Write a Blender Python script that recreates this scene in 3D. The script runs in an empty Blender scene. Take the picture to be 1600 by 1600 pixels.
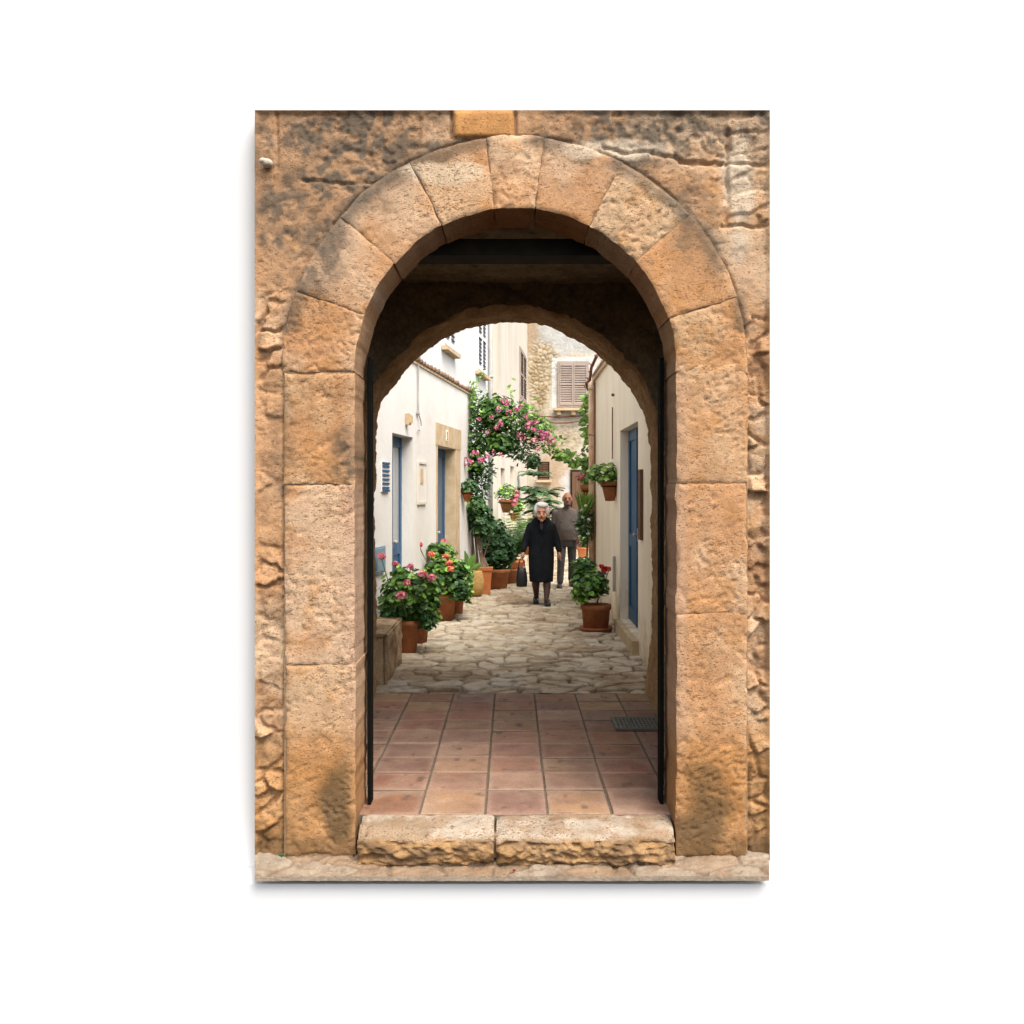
import bpy, math, random
import numpy as np
from mathutils import Vector, Matrix, noise as mnoise

random.seed(7)
SC = bpy.context.scene
COL = SC.collection

# ------------------------------------------------------------------ camera
F, CX, HY, CAMZ = 1500.0, 800.0, 767.0, 1.65          # focal length in pixels of the 1600 px photo, horizon row, eye height
cd = bpy.data.cameras.new("camera"); cam = bpy.data.objects.new("camera", cd); COL.objects.link(cam)
cd.sensor_width = 36.0; cd.lens = 36.0 * F / 1600.0
cd.shift_y = (HY - 800.0) / 1600.0
cd.clip_start = 0.1; cd.clip_end = 300
cam.location = (0, 0, CAMZ); cam.rotation_euler = (math.radians(90), 0, 0)
SC.camera = cam

# ------------------------------------------------------------------ light
SUN_DIR = Vector((0.66, -1.0, 1.75)).normalized()
w = bpy.data.worlds.new("World"); SC.world = w; w.use_nodes = True
wn = w.node_tree; bg = wn.nodes["Background"]
sky = wn.nodes.new("ShaderNodeTexSky"); sky.sky_type = 'NISHITA'; sky.sun_disc = False
sky.sun_elevation = math.asin(SUN_DIR.z); sky.sun_rotation = math.atan2(SUN_DIR.x, SUN_DIR.y)
sky.dust_density = 3.0; sky.air_density = 1.0
hs = wn.nodes.new("ShaderNodeHueSaturation"); hs.inputs["Saturation"].default_value = 0.30      # thin overcast: a paler sky
wn.links.new(sky.outputs[0], hs.inputs["Color"]); wn.links.new(hs.outputs[0], bg.inputs[0]); bg.inputs[1].default_value = 0.15
sl = bpy.data.lights.new("sun", 'SUN'); sun = bpy.data.objects.new("sun", sl); COL.objects.link(sun)
sl.energy = 1.75; sl.angle = math.radians(38); sl.color = (1.0, 0.93, 0.83)
sun.rotation_euler = SUN_DIR.to_track_quat('Z', 'Y').to_euler()
SC.view_settings.view_transform = 'Standard'; SC.view_settings.look = 'None'
SC.view_settings.gamma = 1.0; SC.view_settings.exposure = 1.27
try: SC.view_settings.use_curve_mapping = False
except Exception: pass

# ------------------------------------------------------------------ numpy noise
def _h(i, j, s):
    with np.errstate(over='ignore'):
        n = (i.astype(np.int64) * 374761393 + j.astype(np.int64) * 668265263 + s * 974711 + 1013904223) & 0xFFFFFFFF
        n = ((n ^ (n >> 13)) * 1274126177) & 0xFFFFFFFF
        n = n ^ (n >> 16)
    return (n & 0xFFFFFF) / float(0x1000000)
def vn(x, y, s=0):
    i = np.floor(x); j = np.floor(y); u = x - i; v = y - j
    u = u * u * (3 - 2 * u); v = v * v * (3 - 2 * v)
    a = _h(i, j, s); b = _h(i + 1, j, s); c = _h(i, j + 1, s); d = _h(i + 1, j + 1, s)
    return (a * (1 - u) + b * u) * (1 - v) + (c * (1 - u) + d * u) * v
def fbm(x, y, s=0, o=4):
    r = 0; a = 0.5; t = 0
    for k in range(o):
        r = r + a * vn(x, y, s + 17 * k); t += a; a *= 0.5
        x, y = x * 2.03 + y * 0.15 + 3.1, y * 2.01 - x * 0.15 + 7.7
    return r / t
def worley(x, y, s=0, j=0.9):
    i0 = np.floor(x); j0 = np.floor(y)
    f1 = np.full(np.shape(x), 9.0); f2 = f1.copy(); cid = np.zeros(np.shape(x))
    for a in (-1, 0, 1):
        for b in (-1, 0, 1):
            ii = i0 + a; jj = j0 + b
            px = ii + .5 + (_h(ii, jj, s) - .5) * j; py = jj + .5 + (_h(ii, jj, s + 5) - .5) * j
            d = np.hypot(px - x, py - y); c = _h(ii, jj, s + 9)
            m = d < f1
            f2 = np.where(m, f1, np.minimum(f2, d)); cid = np.where(m, c, cid); f1 = np.where(m, d, f1)
    return f1, f2, cid
def worley_d(x, y, s=0, j=0.9):
    i0 = np.floor(x); j0 = np.floor(y); z = np.zeros(np.shape(x))
    f1 = z + 9.0; f2 = z + 9.0; cid = z.copy(); cx = z.copy(); cy = z.copy()
    for a in (-1, 0, 1):
        for b in (-1, 0, 1):
            ii = i0 + a; jj = j0 + b
            px = ii + .5 + (_h(ii, jj, s) - .5) * j; py = jj + .5 + (_h(ii, jj, s + 5) - .5) * j
            dx, dy = x - px, y - py
            d = np.maximum(np.abs(dx) * .9 + np.abs(dy) * .35, np.abs(dy) * .95 + np.abs(dx) * .25)      # blocky cells, straight-sided like split stone
            c = _h(ii, jj, s + 9); m = d < f1
            f2 = np.where(m, f1, np.minimum(f2, d)); cid = np.where(m, c, cid); cx = np.where(m, dx, cx); cy = np.where(m, dy, cy); f1 = np.where(m, d, f1)
    return f1, f2, cid, cx, cy
def sstep(a, b, x):
    t = np.clip((x - a) / (b - a), 0, 1); return t * t * (3 - 2 * t)
def mix(a, b, t):
    t = np.asarray(t)[..., None]; return np.asarray(a) * (1 - t) + np.asarray(b) * t

# ------------------------------------------------------------------ materials
def nd(nt, typ, **kw):
    n = nt.nodes.new(typ)
    for k, v in kw.items():
        if k in n.inputs: n.inputs[k].default_value = v
        else: setattr(n, k, v)
    return n
def make_mat(name, c1, c2=None, scale=6.0, rough=0.9, bump=0.0, bscale=40.0, attr=False, detail=6.0, stretch=(1, 1, 1),
             spec=0.3, contrast=(0.35, 0.65), pits=0.0, pscale=60.0, fine=0.0, fscale=90.0, metallic=0.0, transl=0.0, base_stain=None, shade_dirt=0.0):
    m = bpy.data.materials.new(name); m.use_nodes = True; nt = m.node_tree
    p = nt.nodes["Principled BSDF"]; p.inputs["Roughness"].default_value = rough
    p.inputs["Specular IOR Level"].default_value = spec; p.inputs["Metallic"].default_value = metallic
    geo = nd(nt, "ShaderNodeNewGeometry"); mp = nd(nt, "ShaderNodeMapping"); mp.inputs["Scale"].default_value = stretch
    nt.links.new(geo.outputs["Position"], mp.inputs["Vector"])
    n1 = nd(nt, "ShaderNodeTexNoise", Scale=scale, Detail=detail, Roughness=0.6)
    nt.links.new(mp.outputs[0], n1.inputs["Vector"])
    ramp = nd(nt, "ShaderNodeMapRange"); ramp.inputs[1].default_value = contrast[0]; ramp.inputs[2].default_value = contrast[1]
    nt.links.new(n1.outputs["Fac"], ramp.inputs[0])
    mx = nd(nt, "ShaderNodeMix", data_type='RGBA')
    nt.links.new(ramp.outputs[0], mx.inputs[0])
    if c2 is None: c2 = c1
    mx.inputs[6].default_value = (*c1, 1); mx.inputs[7].default_value = (*c2, 1)
    out = mx.outputs[2]
    if attr:
        at = nd(nt, "ShaderNodeAttribute", attribute_name="Col")
        ml = nd(nt, "ShaderNodeMix", data_type='RGBA', blend_type='MULTIPLY'); ml.inputs[0].default_value = 1
        nt.links.new(at.outputs["Color"], ml.inputs[6]); nt.links.new(out, ml.inputs[7]); out = ml.outputs[2]
    if fine:
        n3 = nd(nt, "ShaderNodeTexNoise", Scale=fscale, Detail=4.0, Roughness=0.7)
        nt.links.new(mp.outputs[0], n3.inputs["Vector"])
        r3 = nd(nt, "ShaderNodeMapRange"); r3.inputs[1].default_value = .3; r3.inputs[2].default_value = .7
        r3.inputs[3].default_value = 1 - fine; r3.inputs[4].default_value = 1 + fine
        nt.links.new(n3.outputs["Fac"], r3.inputs[0])
        mv = nd(nt, "ShaderNodeVectorMath", operation='SCALE')
        nt.links.new(out, mv.inputs[0]); nt.links.new(r3.outputs[0], mv.inputs["Scale"]); out = mv.outputs[0]
    if shade_dirt:      # dark flecks: shade and soil of small pits painted into the stone colour
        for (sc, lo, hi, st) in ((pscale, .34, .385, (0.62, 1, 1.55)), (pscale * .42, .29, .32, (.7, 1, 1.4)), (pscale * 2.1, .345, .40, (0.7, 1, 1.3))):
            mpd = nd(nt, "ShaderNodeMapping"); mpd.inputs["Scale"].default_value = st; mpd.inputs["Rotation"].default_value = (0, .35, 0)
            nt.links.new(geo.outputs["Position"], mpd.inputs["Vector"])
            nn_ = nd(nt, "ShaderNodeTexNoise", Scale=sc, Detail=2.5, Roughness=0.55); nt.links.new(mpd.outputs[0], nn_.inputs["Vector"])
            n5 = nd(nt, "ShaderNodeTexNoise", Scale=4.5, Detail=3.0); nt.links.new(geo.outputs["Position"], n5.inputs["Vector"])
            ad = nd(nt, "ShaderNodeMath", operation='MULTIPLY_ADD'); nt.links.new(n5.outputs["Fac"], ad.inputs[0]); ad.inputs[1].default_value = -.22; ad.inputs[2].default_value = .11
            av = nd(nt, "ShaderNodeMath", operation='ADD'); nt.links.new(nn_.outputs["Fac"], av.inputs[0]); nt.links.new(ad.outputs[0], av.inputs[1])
            rd = nd(nt, "ShaderNodeMapRange"); rd.inputs[1].default_value = lo; rd.inputs[2].default_value = hi; rd.inputs[3].default_value = shade_dirt; rd.inputs[4].default_value = 0
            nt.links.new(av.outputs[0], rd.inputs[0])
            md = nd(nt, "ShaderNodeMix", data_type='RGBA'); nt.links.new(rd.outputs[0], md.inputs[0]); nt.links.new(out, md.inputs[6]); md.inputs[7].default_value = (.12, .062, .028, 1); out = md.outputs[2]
    if base_stain:
        sx = nd(nt, "ShaderNodeSeparateXYZ"); nt.links.new(geo.outputs["Position"], sx.inputs[0])
        nz = nd(nt, "ShaderNodeTexNoise", Scale=3.0, Detail=6.0, Roughness=0.65); nt.links.new(geo.outputs["Position"], nz.inputs["Vector"])
        ma = nd(nt, "ShaderNodeMath", operation='MULTIPLY_ADD'); ma.inputs[1].default_value = 1.9; nt.links.new(nz.outputs["Fac"], ma.inputs[0]); ma.inputs[2].default_value = -.75
        sb = nd(nt, "ShaderNodeMath", operation='SUBTRACT'); nt.links.new(ma.outputs[0], sb.inputs[0]); nt.links.new(sx.outputs["Z"], sb.inputs[1])
        mr = nd(nt, "ShaderNodeMapRange"); mr.inputs[1].default_value = -.25; mr.inputs[2].default_value = .35; mr.inputs[4].default_value = .8; nt.links.new(sb.outputs[0], mr.inputs[0])
        # scattered patches where the limewash has worn
        n4 = nd(nt, "ShaderNodeTexNoise", Scale=2.1, Detail=8.0, Roughness=0.7); nt.links.new(geo.outputs["Position"], n4.inputs["Vector"])
        m4 = nd(nt, "ShaderNodeMapRange"); m4.inputs[1].default_value = .60; m4.inputs[2].default_value = .68; m4.inputs[4].default_value = .28; nt.links.new(n4.outputs["Fac"], m4.inputs[0])
        mm = nd(nt, "ShaderNodeMath", operation='MAXIMUM'); nt.links.new(mr.outputs[0], mm.inputs[0]); nt.links.new(m4.outputs[0], mm.inputs[1])
        mb_ = nd(nt, "ShaderNodeMix", data_type='RGBA'); nt.links.new(mm.outputs[0], mb_.inputs[0]); nt.links.new(out, mb_.inputs[6]); mb_.inputs[7].default_value = (*base_stain, 1); out = mb_.outputs[2]
    nt.links.new(out, p.inputs["Base Color"])
    last = None
    if bump:
        n2 = nd(nt, "ShaderNodeTexNoise", Scale=bscale, Detail=6.0, Roughness=0.65)
        nt.links.new(mp.outputs[0], n2.inputs["Vector"])
        b = nd(nt, "ShaderNodeBump", Strength=1.0, Distance=bump)
        nt.links.new(n2.outputs["Fac"], b.inputs["Height"]); last = b
    if pits:
        v = nd(nt, "ShaderNodeTexNoise", Scale=pscale, Detail=2.0, Roughness=0.5)
        mp2 = nd(nt, "ShaderNodeMapping"); mp2.inputs["Scale"].default_value = (0.7, 1, 1.5)
        nt.links.new(geo.outputs["Position"], mp2.inputs["Vector"]); nt.links.new(mp2.outputs[0], v.inputs["Vector"])
        r2 = nd(nt, "ShaderNodeMapRange"); r2.inputs[1].default_value = .30; r2.inputs[2].default_value = .37
        nt.links.new(v.outputs["Fac"], r2.inputs[0])
        b2 = nd(nt, "ShaderNodeBump", Strength=1.0, Distance=pits)
        nt.links.new(r2.outputs[0], b2.inputs["Height"])
        if last: nt.links.new(last.outputs[0], b2.inputs["Normal"])
        last = b2
    if last: nt.links.new(last.outputs[0], p.inputs["Normal"])
    if transl:
        tr = nd(nt, "ShaderNodeBsdfTranslucent"); nt.links.new(out, tr.inputs["Color"])
        ms = nd(nt, "ShaderNodeMixShader"); ms.inputs[0].default_value = transl
        o = nt.nodes["Material Output"]
        nt.links.new(p.outputs[0], ms.inputs[1]); nt.links.new(tr.outputs[0], ms.inputs[2]); nt.links.new(ms.outputs[0], o.inputs[0])
    return m
W1 = (1, 1, 1)
M = {
 'gate_stone': make_mat("gate_stone", (.86, .84, .81), (1.12, 1.11, 1.09), 9, .95, .0028, 110, True, pits=.0030, pscale=75, shade_dirt=.66, fine=.20, fscale=150, spec=.15),
 'rear_stone': make_mat("rear_stone", (.46, .29, .15), (.30, .18, .085), 7, .95, .02, 30, pits=.006, pscale=40, spec=.1, fine=.25, fscale=60),
 'passage': make_mat("passage_stone", (.30, .235, .15), (.19, .15, .10), 5, .95, .02, 14, spec=.1, fine=.3, fscale=30),  # duller brown stone of the passage walls and ceiling
 'mortar': make_mat("mortar", (.30, .195, .115), (.22, .145, .085), 12, .95, .01, 60, spec=.1),
 'white_wall': make_mat("smooth_white", (.60, .60, .60), (.595, .595, .595), 3, .8, spec=.2),
 'tile': make_mat("terracotta_tile", (.82, .80, .78), (1.12, 1.10, 1.08), 7, .75, .003, 60, True, fine=.16, fscale=60, spec=.25),
 'grout': make_mat("grout", (.16, .125, .09), (.10, .08, .06), 20, .95, spec=.1),
 'paving': make_mat("paving_stone", (.80, .78, .75), (1.14, 1.13, 1.10), 9, .85, .008, 50, True, fine=.14, fscale=70, spec=.2),
 'plaster_white': make_mat("white_plaster", (.71, .685, .645), (.64, .61, .565), 1.3, .9, .006, 18, stretch=(1, 1, .6), spec=.15, base_stain=(.46, .38, .27)),
 'plaster_tall': make_mat("bright_plaster", (.66, .65, .635), (.61, .595, .57), 1.2, .9, .004, 18, spec=.15),
 'plaster_cream': make_mat("streaked_plaster", (.86, .77, .63), (.74, .63, .47), 1.6, .9, .004, 25, stretch=(1, 1, .35), spec=.15, contrast=(.42, .8), base_stain=(.44, .33, .18)),
 'plaster_streak': make_mat("cream_plaster", (.62, .57, .49), (.50, .43, .34), 1.5, .9, .004, 20, stretch=(1.2, 1.2, .3), spec=.15, contrast=(.42, .8)),
 'end_wall': make_mat("old_facade", (.86, .85, .83), (1.1, 1.1, 1.08), 3, .95, .02, 12, True, fine=.12, fscale=14, spec=.1),
 'blue': make_mat("blue_paint", (.021, .092, .195), (.015, .066, .145), 6, .5, .002, 40, stretch=(1, 1, .2), spec=.4),
 'navy': make_mat("navy_slats", (.035, .055, .12), None, 6, .6),
 'blue_grey': make_mat("faded_blue_paint", (.10, .135, .175), (.07, .10, .14), 5, .5, spec=.4),
 'pane': make_mat("curtained_glass", (.42, .41, .38), (.30, .31, .31), 4, .25, spec=.5, stretch=(3, 3, .2)),
 'lintel_stone': make_mat("lintel_stone", (.54, .42, .28), (.44, .32, .19), 6, .9, .008, 30, spec=.15),
 'beige': make_mat("beige_shutter_paint", (.36, .29, .25), (.30, .24, .20), 5, .7, spec=.2),
 'brown_wood': make_mat("brown_wood", (.16, .085, .045), (.10, .05, .03), 7, .7, .003, 30, stretch=(3, 3, .2), spec=.25),
 'dark_iron': make_mat("dark_iron", (.0035, .0036, .003), (.006, .0055, .004), 8, .85, spec=.06),
 'dark_wood': make_mat("dark_beam", (.03, .025, .018), (.018, .015, .012), 8, .8, spec=.2),
 'grey_metal': make_mat("grey_metal", (.40, .39, .37), (.32, .31, .29), 8, .5, spec=.4),
 'rust_pipe': make_mat("rusty_cream_pipe", (.58, .44, .31), (.42, .23, .12), 7, .7, spec=.3, stretch=(1, 1, .5)),
 'rust': make_mat("rust", (.17, .065, .035), (.12, .05, .03), 9, .8),
 'grate': make_mat("cast_iron", (.075, .073, .062), (.11, .105, .09), 30, .6, spec=.4),
 'roof_tile': make_mat("roof_tile", (.26, .165, .11), (.17, .10, .07), 9, .9, .004, 30),
 'terra': make_mat("terracotta_pot", (.36, .135, .055), (.27, .095, .04), 9, .8, .003, 40, spec=.25, fine=.12, fscale=30),
 'terra_or': make_mat("orange_terracotta", (.50, .17, .055), (.38, .13, .045), 9, .8, spec=.25),
 'jar': make_mat("yellow_straw", (.50, .33, .11), (.36, .20, .07), 12, .85, .01, 50, stretch=(1, 1, 5)),
 'soil': make_mat("soil", (.05, .035, .025), None, 9, .95),
 'leaf': make_mat("leaf", (1.35, 1.45, 1.15), (1.95, 1.9, 1.6), 12, .45, attr=True, spec=.4, transl=.28),
 'petal': make_mat("petal", (.9, .9, .9), (1.1, 1.1, 1.1), 20, .7, attr=True, transl=.2),
 'bark': make_mat("bark", (.22, .16, .11), (.13, .09, .06), 20, .9, .006, 40, stretch=(1, 1, .3)),
 'skin': make_mat("old_skin", (.50, .26, .17), (.44, .21, .135), 14, .6, spec=.3),
 'skin_tan': make_mat("tanned_skin", (.34, .15, .085), (.28, .12, .065), 14, .55, spec=.3),
 'hair': make_mat("white_hair", (.60, .58, .56), (.44, .42, .41), 50, .8, .005, 90, spec=.3),
 'grey_hair': make_mat("grey_hair", (.13, .085, .065), (.09, .06, .05), 40, .8),
 'coat': make_mat("black_coat", (.005, .0065, .009), (.009, .011, .014), 10, .9, .006, 9, spec=.15),
 'blouse': make_mat("grey_blouse", (.05, .05, .055), None, 10, .9),
 'stocking': make_mat("brown_stocking", (.075, .042, .03), (.055, .032, .024), 10, .6),
 'shoe': make_mat("black_shoe", (.010, .011, .011), None, 10, .45, spec=.45),
 'bag': make_mat("black_bag", (.006, .006, .0065), (.010, .010, .010), 20, .55, spec=.4),
 'sweater': make_mat("grey_sweater", (.135, .112, .098), (.105, .088, .077), 14, .95, .006, 30, spec=.1),
 'trousers': make_mat("dark_grey_trousers", (.080, .080, .077), (.060, .060, .058), 9, .9, .008, 9, spec=.15),
 'brown_shoe': make_mat("brown_shoe", (.045, .027, .02), None, 10, .5),
 'brow': make_mat("thin_brow", (.22, .13, .09), None, 10, .8),
 'eye': make_mat("dark_eye", (.035, .02, .016), None, 10, .3),
 'lip': make_mat("lip", (.30, .10, .075), None, 10, .6),
 'black': make_mat("black_marking", (.03, .03, .03), None, 10, .7),
 'white_paint': make_mat("white_paint", (.80, .79, .76), (.74, .72, .69), 6, .7),
 'red_box': make_mat("blue_grey_box", (.22, .30, .36), (.17, .24, .30), 5, .6),
}

# ------------------------------------------------------------------ mesh helpers
class MB:
    def __init__(s): s.v = []; s.f = []; s.c = None; s.smooth = False
    def base(s): return len(s.v)
    def add(s, vs, fs, col=None):
        b = len(s.v); s.v.extend([tuple(map(float, p)) for p in vs]); s.f.extend([tuple(int(i) + b for i in f) for f in fs])
        if col is not None or s.c is not None:
            if s.c is None: s.c = [(1, 1, 1)] * b
            if col is None: col = (1, 1, 1)
            if len(np.shape(col)) == 1: s.c.extend([tuple(col)] * len(vs))
            else: s.c.extend([tuple(q) for q in col])
        return s
    def box(s, x0, x1, y0, y1, z0, z1, fr=None, col=None):
        vs = [(x, y, z) for x in (x0, x1) for y in (y0, y1) for z in (z0, z1)]
        if fr: vs = [fr(*p) for p in vs]
        return s.add(vs, [(0, 1, 3, 2), (4, 6, 7, 5), (0, 4, 5, 1), (2, 3, 7, 6), (0, 2, 6, 4), (1, 5, 7, 3)], col)
    def tube(s, pts, r, n=8, col=None, r1=None):
        pts = [Vector(p) for p in pts]; vs = []; fs = []
        m = len(pts); up = Vector((0.31, 0.17, 0.93))
        for i, p in enumerate(pts):
            t = (pts[min(i + 1, m - 1)] - pts[max(i - 1, 0)]).normalized()
            a = t.cross(up)
            if a.length < .05: a = t.cross(Vector((1, 0, 0)))
            a.normalize(); b = t.cross(a)
            rr = r if r1 is None else r + (r1 - r) * i / max(1, m - 1)
            for k in range(n):
                an = 2 * math.pi * k / n; vs.append(p + a * (math.cos(an) * rr) + b * (math.sin(an) * rr))
        for i in range(m - 1):
            for k in range(n):
                fs.append((i * n + k, i * n + (k + 1) % n, (i + 1) * n + (k + 1) % n, (i + 1) * n + k))
        fs.append(tuple(range(n))[::-1]); fs.append(tuple(range((m - 1) * n, m * n)))
        return s.add(vs, fs, col)
    def lathe(s, prof, c=(0, 0, 0), n=24, col=None, square=False):
        vs = []; fs = []; m = len(prof)
        for (r, z) in prof:
            for k in range(n):
                a = 2 * math.pi * (k + .5) / n
                vs.append((c[0] + r * math.cos(a), c[1] + r * math.sin(a), c[2] + z))
        for i in range(m - 1):
            for k in range(n): fs.append((i * n + k, i * n + (k + 1) % n, (i + 1) * n + (k + 1) % n, (i + 1) * n + k))
        fs.append(tuple(range(n))[::-1]); fs.append(tuple(range((m - 1) * n, m * n)))
        return s.add(vs, fs, col)
    def ell(s, c, r, n=14, m=9, R=None, col=None):
        vs = []; fs = []
        for i in range(m + 1):
            th = math.pi * (i + 0.0) / m
            th = min(max(th, .02), math.pi - .02)
            for k in range(n):
                a = 2 * math.pi * k / n
                p = Vector((r[0] * math.sin(th) * math.cos(a), r[1] * math.sin(th) * math.sin(a), r[2] * math.cos(th)))
                if R is not None: p = R @ p
                vs.append(Vector(c) + p)
        for i in range(m):
            for k in range(n): fs.append((i * n + k, (i + 1) * n + k, (i + 1) * n + (k + 1) % n, i * n + (k + 1) % n))
        fs.append(tuple(range(n))); fs.append(tuple(range(m * n, (m + 1) * n))[::-1])
        return s.add(vs, fs, col)
    def cap(s, p0, p1, r0, r1, n=12):
        p0 = Vector(p0); p1 = Vector(p1); t = (p1 - p0).normalized()
        pts = []; rs = []
        for k in range(5):
            a = math.pi / 2 * (1 - k / 4); pts.append(p0 - t * (r0 * math.sin(a))); rs.append(max(r0 * math.cos(a), r0 * .05))
        for k in range(5):
            a = math.pi / 2 * k / 4; pts.append(p1 + t * (r1 * math.sin(a))); rs.append(max(r1 * math.cos(a), r1 * .05))
        a = t.cross(Vector((0.3, .9, .1)))
        if a.length < .1: a = t.cross(Vector((1, 0, 0)))
        a.normalize(); b = t.cross(a); vs = []; fs = []
        for p, rr in zip(pts, rs):
            for k in range(n):
                an = 2 * math.pi * k / n; vs.append(p + a * (math.cos(an) * rr) + b * (math.sin(an) * rr))
        for i in range(len(pts) - 1):
            for k in range(n): fs.append((i * n + k, i * n + (k + 1) % n, (i + 1) * n + (k + 1) % n, (i + 1) * n + k))
        fs.append(tuple(range(n))[::-1]); fs.append(tuple(range((len(pts) - 1) * n, len(pts) * n)))
        return s.add(vs, fs)
    def loft(s, rings, n=24):
        vs = []; fs = []
        for (z, cx, cy, rx, ry) in rings:
            for k in range(n):
                a = 2 * math.pi * k / n; vs.append((cx + rx * math.cos(a), cy + ry * math.sin(a), z))
        for i in range(len(rings) - 1):
            for k in range(n): fs.append((i * n + k, i * n + (k + 1) % n, (i + 1) * n + (k + 1) % n, (i + 1) * n + k))
        fs.append(tuple(range(n))[::-1]); fs.append(tuple(range((len(rings) - 1) * n, len(rings) * n)))
        return s.add(vs, fs)
    def grid(s, P, col=None, flip=False):
        """P: (n, m, 3) array"""
        n, m = P.shape[:2]; idx = np.arange(n * m).reshape(n, m)
        q = np.stack([idx[:-1, :-1], idx[1:, :-1], idx[1:, 1:], idx[:-1, 1:]], -1).reshape(-1, 4)
        if flip: q = q[:, ::-1]
        return s.add(P.reshape(-1, 3), q.tolist(), None if col is None else np.asarray(col).reshape(-1, 3))

def obj(name, mb, mat, parent=None, smooth=False, label=None, local=False):
    """one mesh object; vertices are in world space unless local (then in the parent's space)"""
    me = bpy.data.meshes.new(name); off = Vector((0, 0, 0))
    if parent is not None and not local:
        p = parent
        while p is not None: off = off + Vector(p.location); p = p.parent
    V = np.array(mb.v, dtype=np.float64) - np.array(off)
    me.from_pydata(V.tolist(), [], mb.f)
    if mb.c is not None:
        a = me.color_attributes.new("Col", 'FLOAT_COLOR', 'POINT')
        c = np.ones((len(mb.v), 4)); c[:, :3] = np.array(mb.c); a.data.foreach_set("color", c.ravel())
    if smooth: me.polygons.foreach_set("use_smooth", [True] * len(me.polygons))
    me.materials.append(M[mat]); me.update()
    o = bpy.data.objects.new(name, me); COL.objects.link(o)
    if parent is not None: o.parent = parent
    if label: o["label"] = label
    return o
def thing(name, label, cat, loc=(0, 0, 0), group=None):
    o = bpy.data.objects.new(name, None); COL.objects.link(o); o.location = loc; o.empty_display_size = .1
    o["label"] = label; o["category"] = cat
    if group: o["group"] = group
    return o
def tag(o, label=None, cat=None, group=None, kind=None):
    for k, v in (("label", label), ("category", cat), ("group", group), ("kind", kind)):
        if v: o[k] = v
    return o
def remesh(mb, voxel, it=3, fac=.5):
    me = bpy.data.meshes.new("tmp"); me.from_pydata(mb.v, [], mb.f)
    o = bpy.data.objects.new("tmp", me); COL.objects.link(o)
    r = o.modifiers.new("r", 'REMESH'); r.mode = 'VOXEL'; r.voxel_size = voxel
    sm = o.modifiers.new("s", 'SMOOTH'); sm.iterations = it; sm.factor = fac
    dg = bpy.context.evaluated_depsgraph_get()
    ev = o.evaluated_get(dg); m2 = ev.to_mesh()
    out = MB(); out.v = [tuple(v.co) for v in m2.vertices]; out.f = [tuple(p.vertices) for p in m2.polygons]
    ev.to_mesh_clear(); bpy.data.objects.remove(o); bpy.data.meshes.remove(me)
    return out
def W(px, py, d):
    return Vector(((px - CX) / F * d, d, CAMZ - (py - HY) / F * d))
def floor_at(px, py):
    d = F * CAMZ / (py - HY); return Vector(((px - CX) / F * d, d, 0))

# ================================================================== the white wall the gateway stands in
FY = 4.78                                   # plane of the gateway's face
S0 = F / FY
mb = MB()
wy0, wy1 = 4.88, 5.12
hx0, hx1, hz0, hz1 = -1.22, 1.22, -0.10, 3.40
XW = 4.6
mb.box(-XW, hx0, wy0, wy1, -1.6, 4.22); mb.box(hx1, XW, wy0, wy1, -1.6, 4.22)
mb.box(hx0, hx1, wy0, wy1, hz1, 4.22)
mb.box(-XW, XW, 4.67, wy0 - .002, -1.6, -0.262)
tag(obj("white_wall", mb, 'white_wall'), "plain bright white wall surrounding the stone gateway", "wall", kind="structure")

# ================================================================== stone gateway
ACX, ACZ = 6 / S0, CAMZ + (HY - 576) / S0
RI, RO = 251 / S0, 362 / S0
gate = thing("stone_gateway", "weathered ochre stone gateway with a round arch opening onto the alley", "gateway", (0, FY, -.17))

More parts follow.
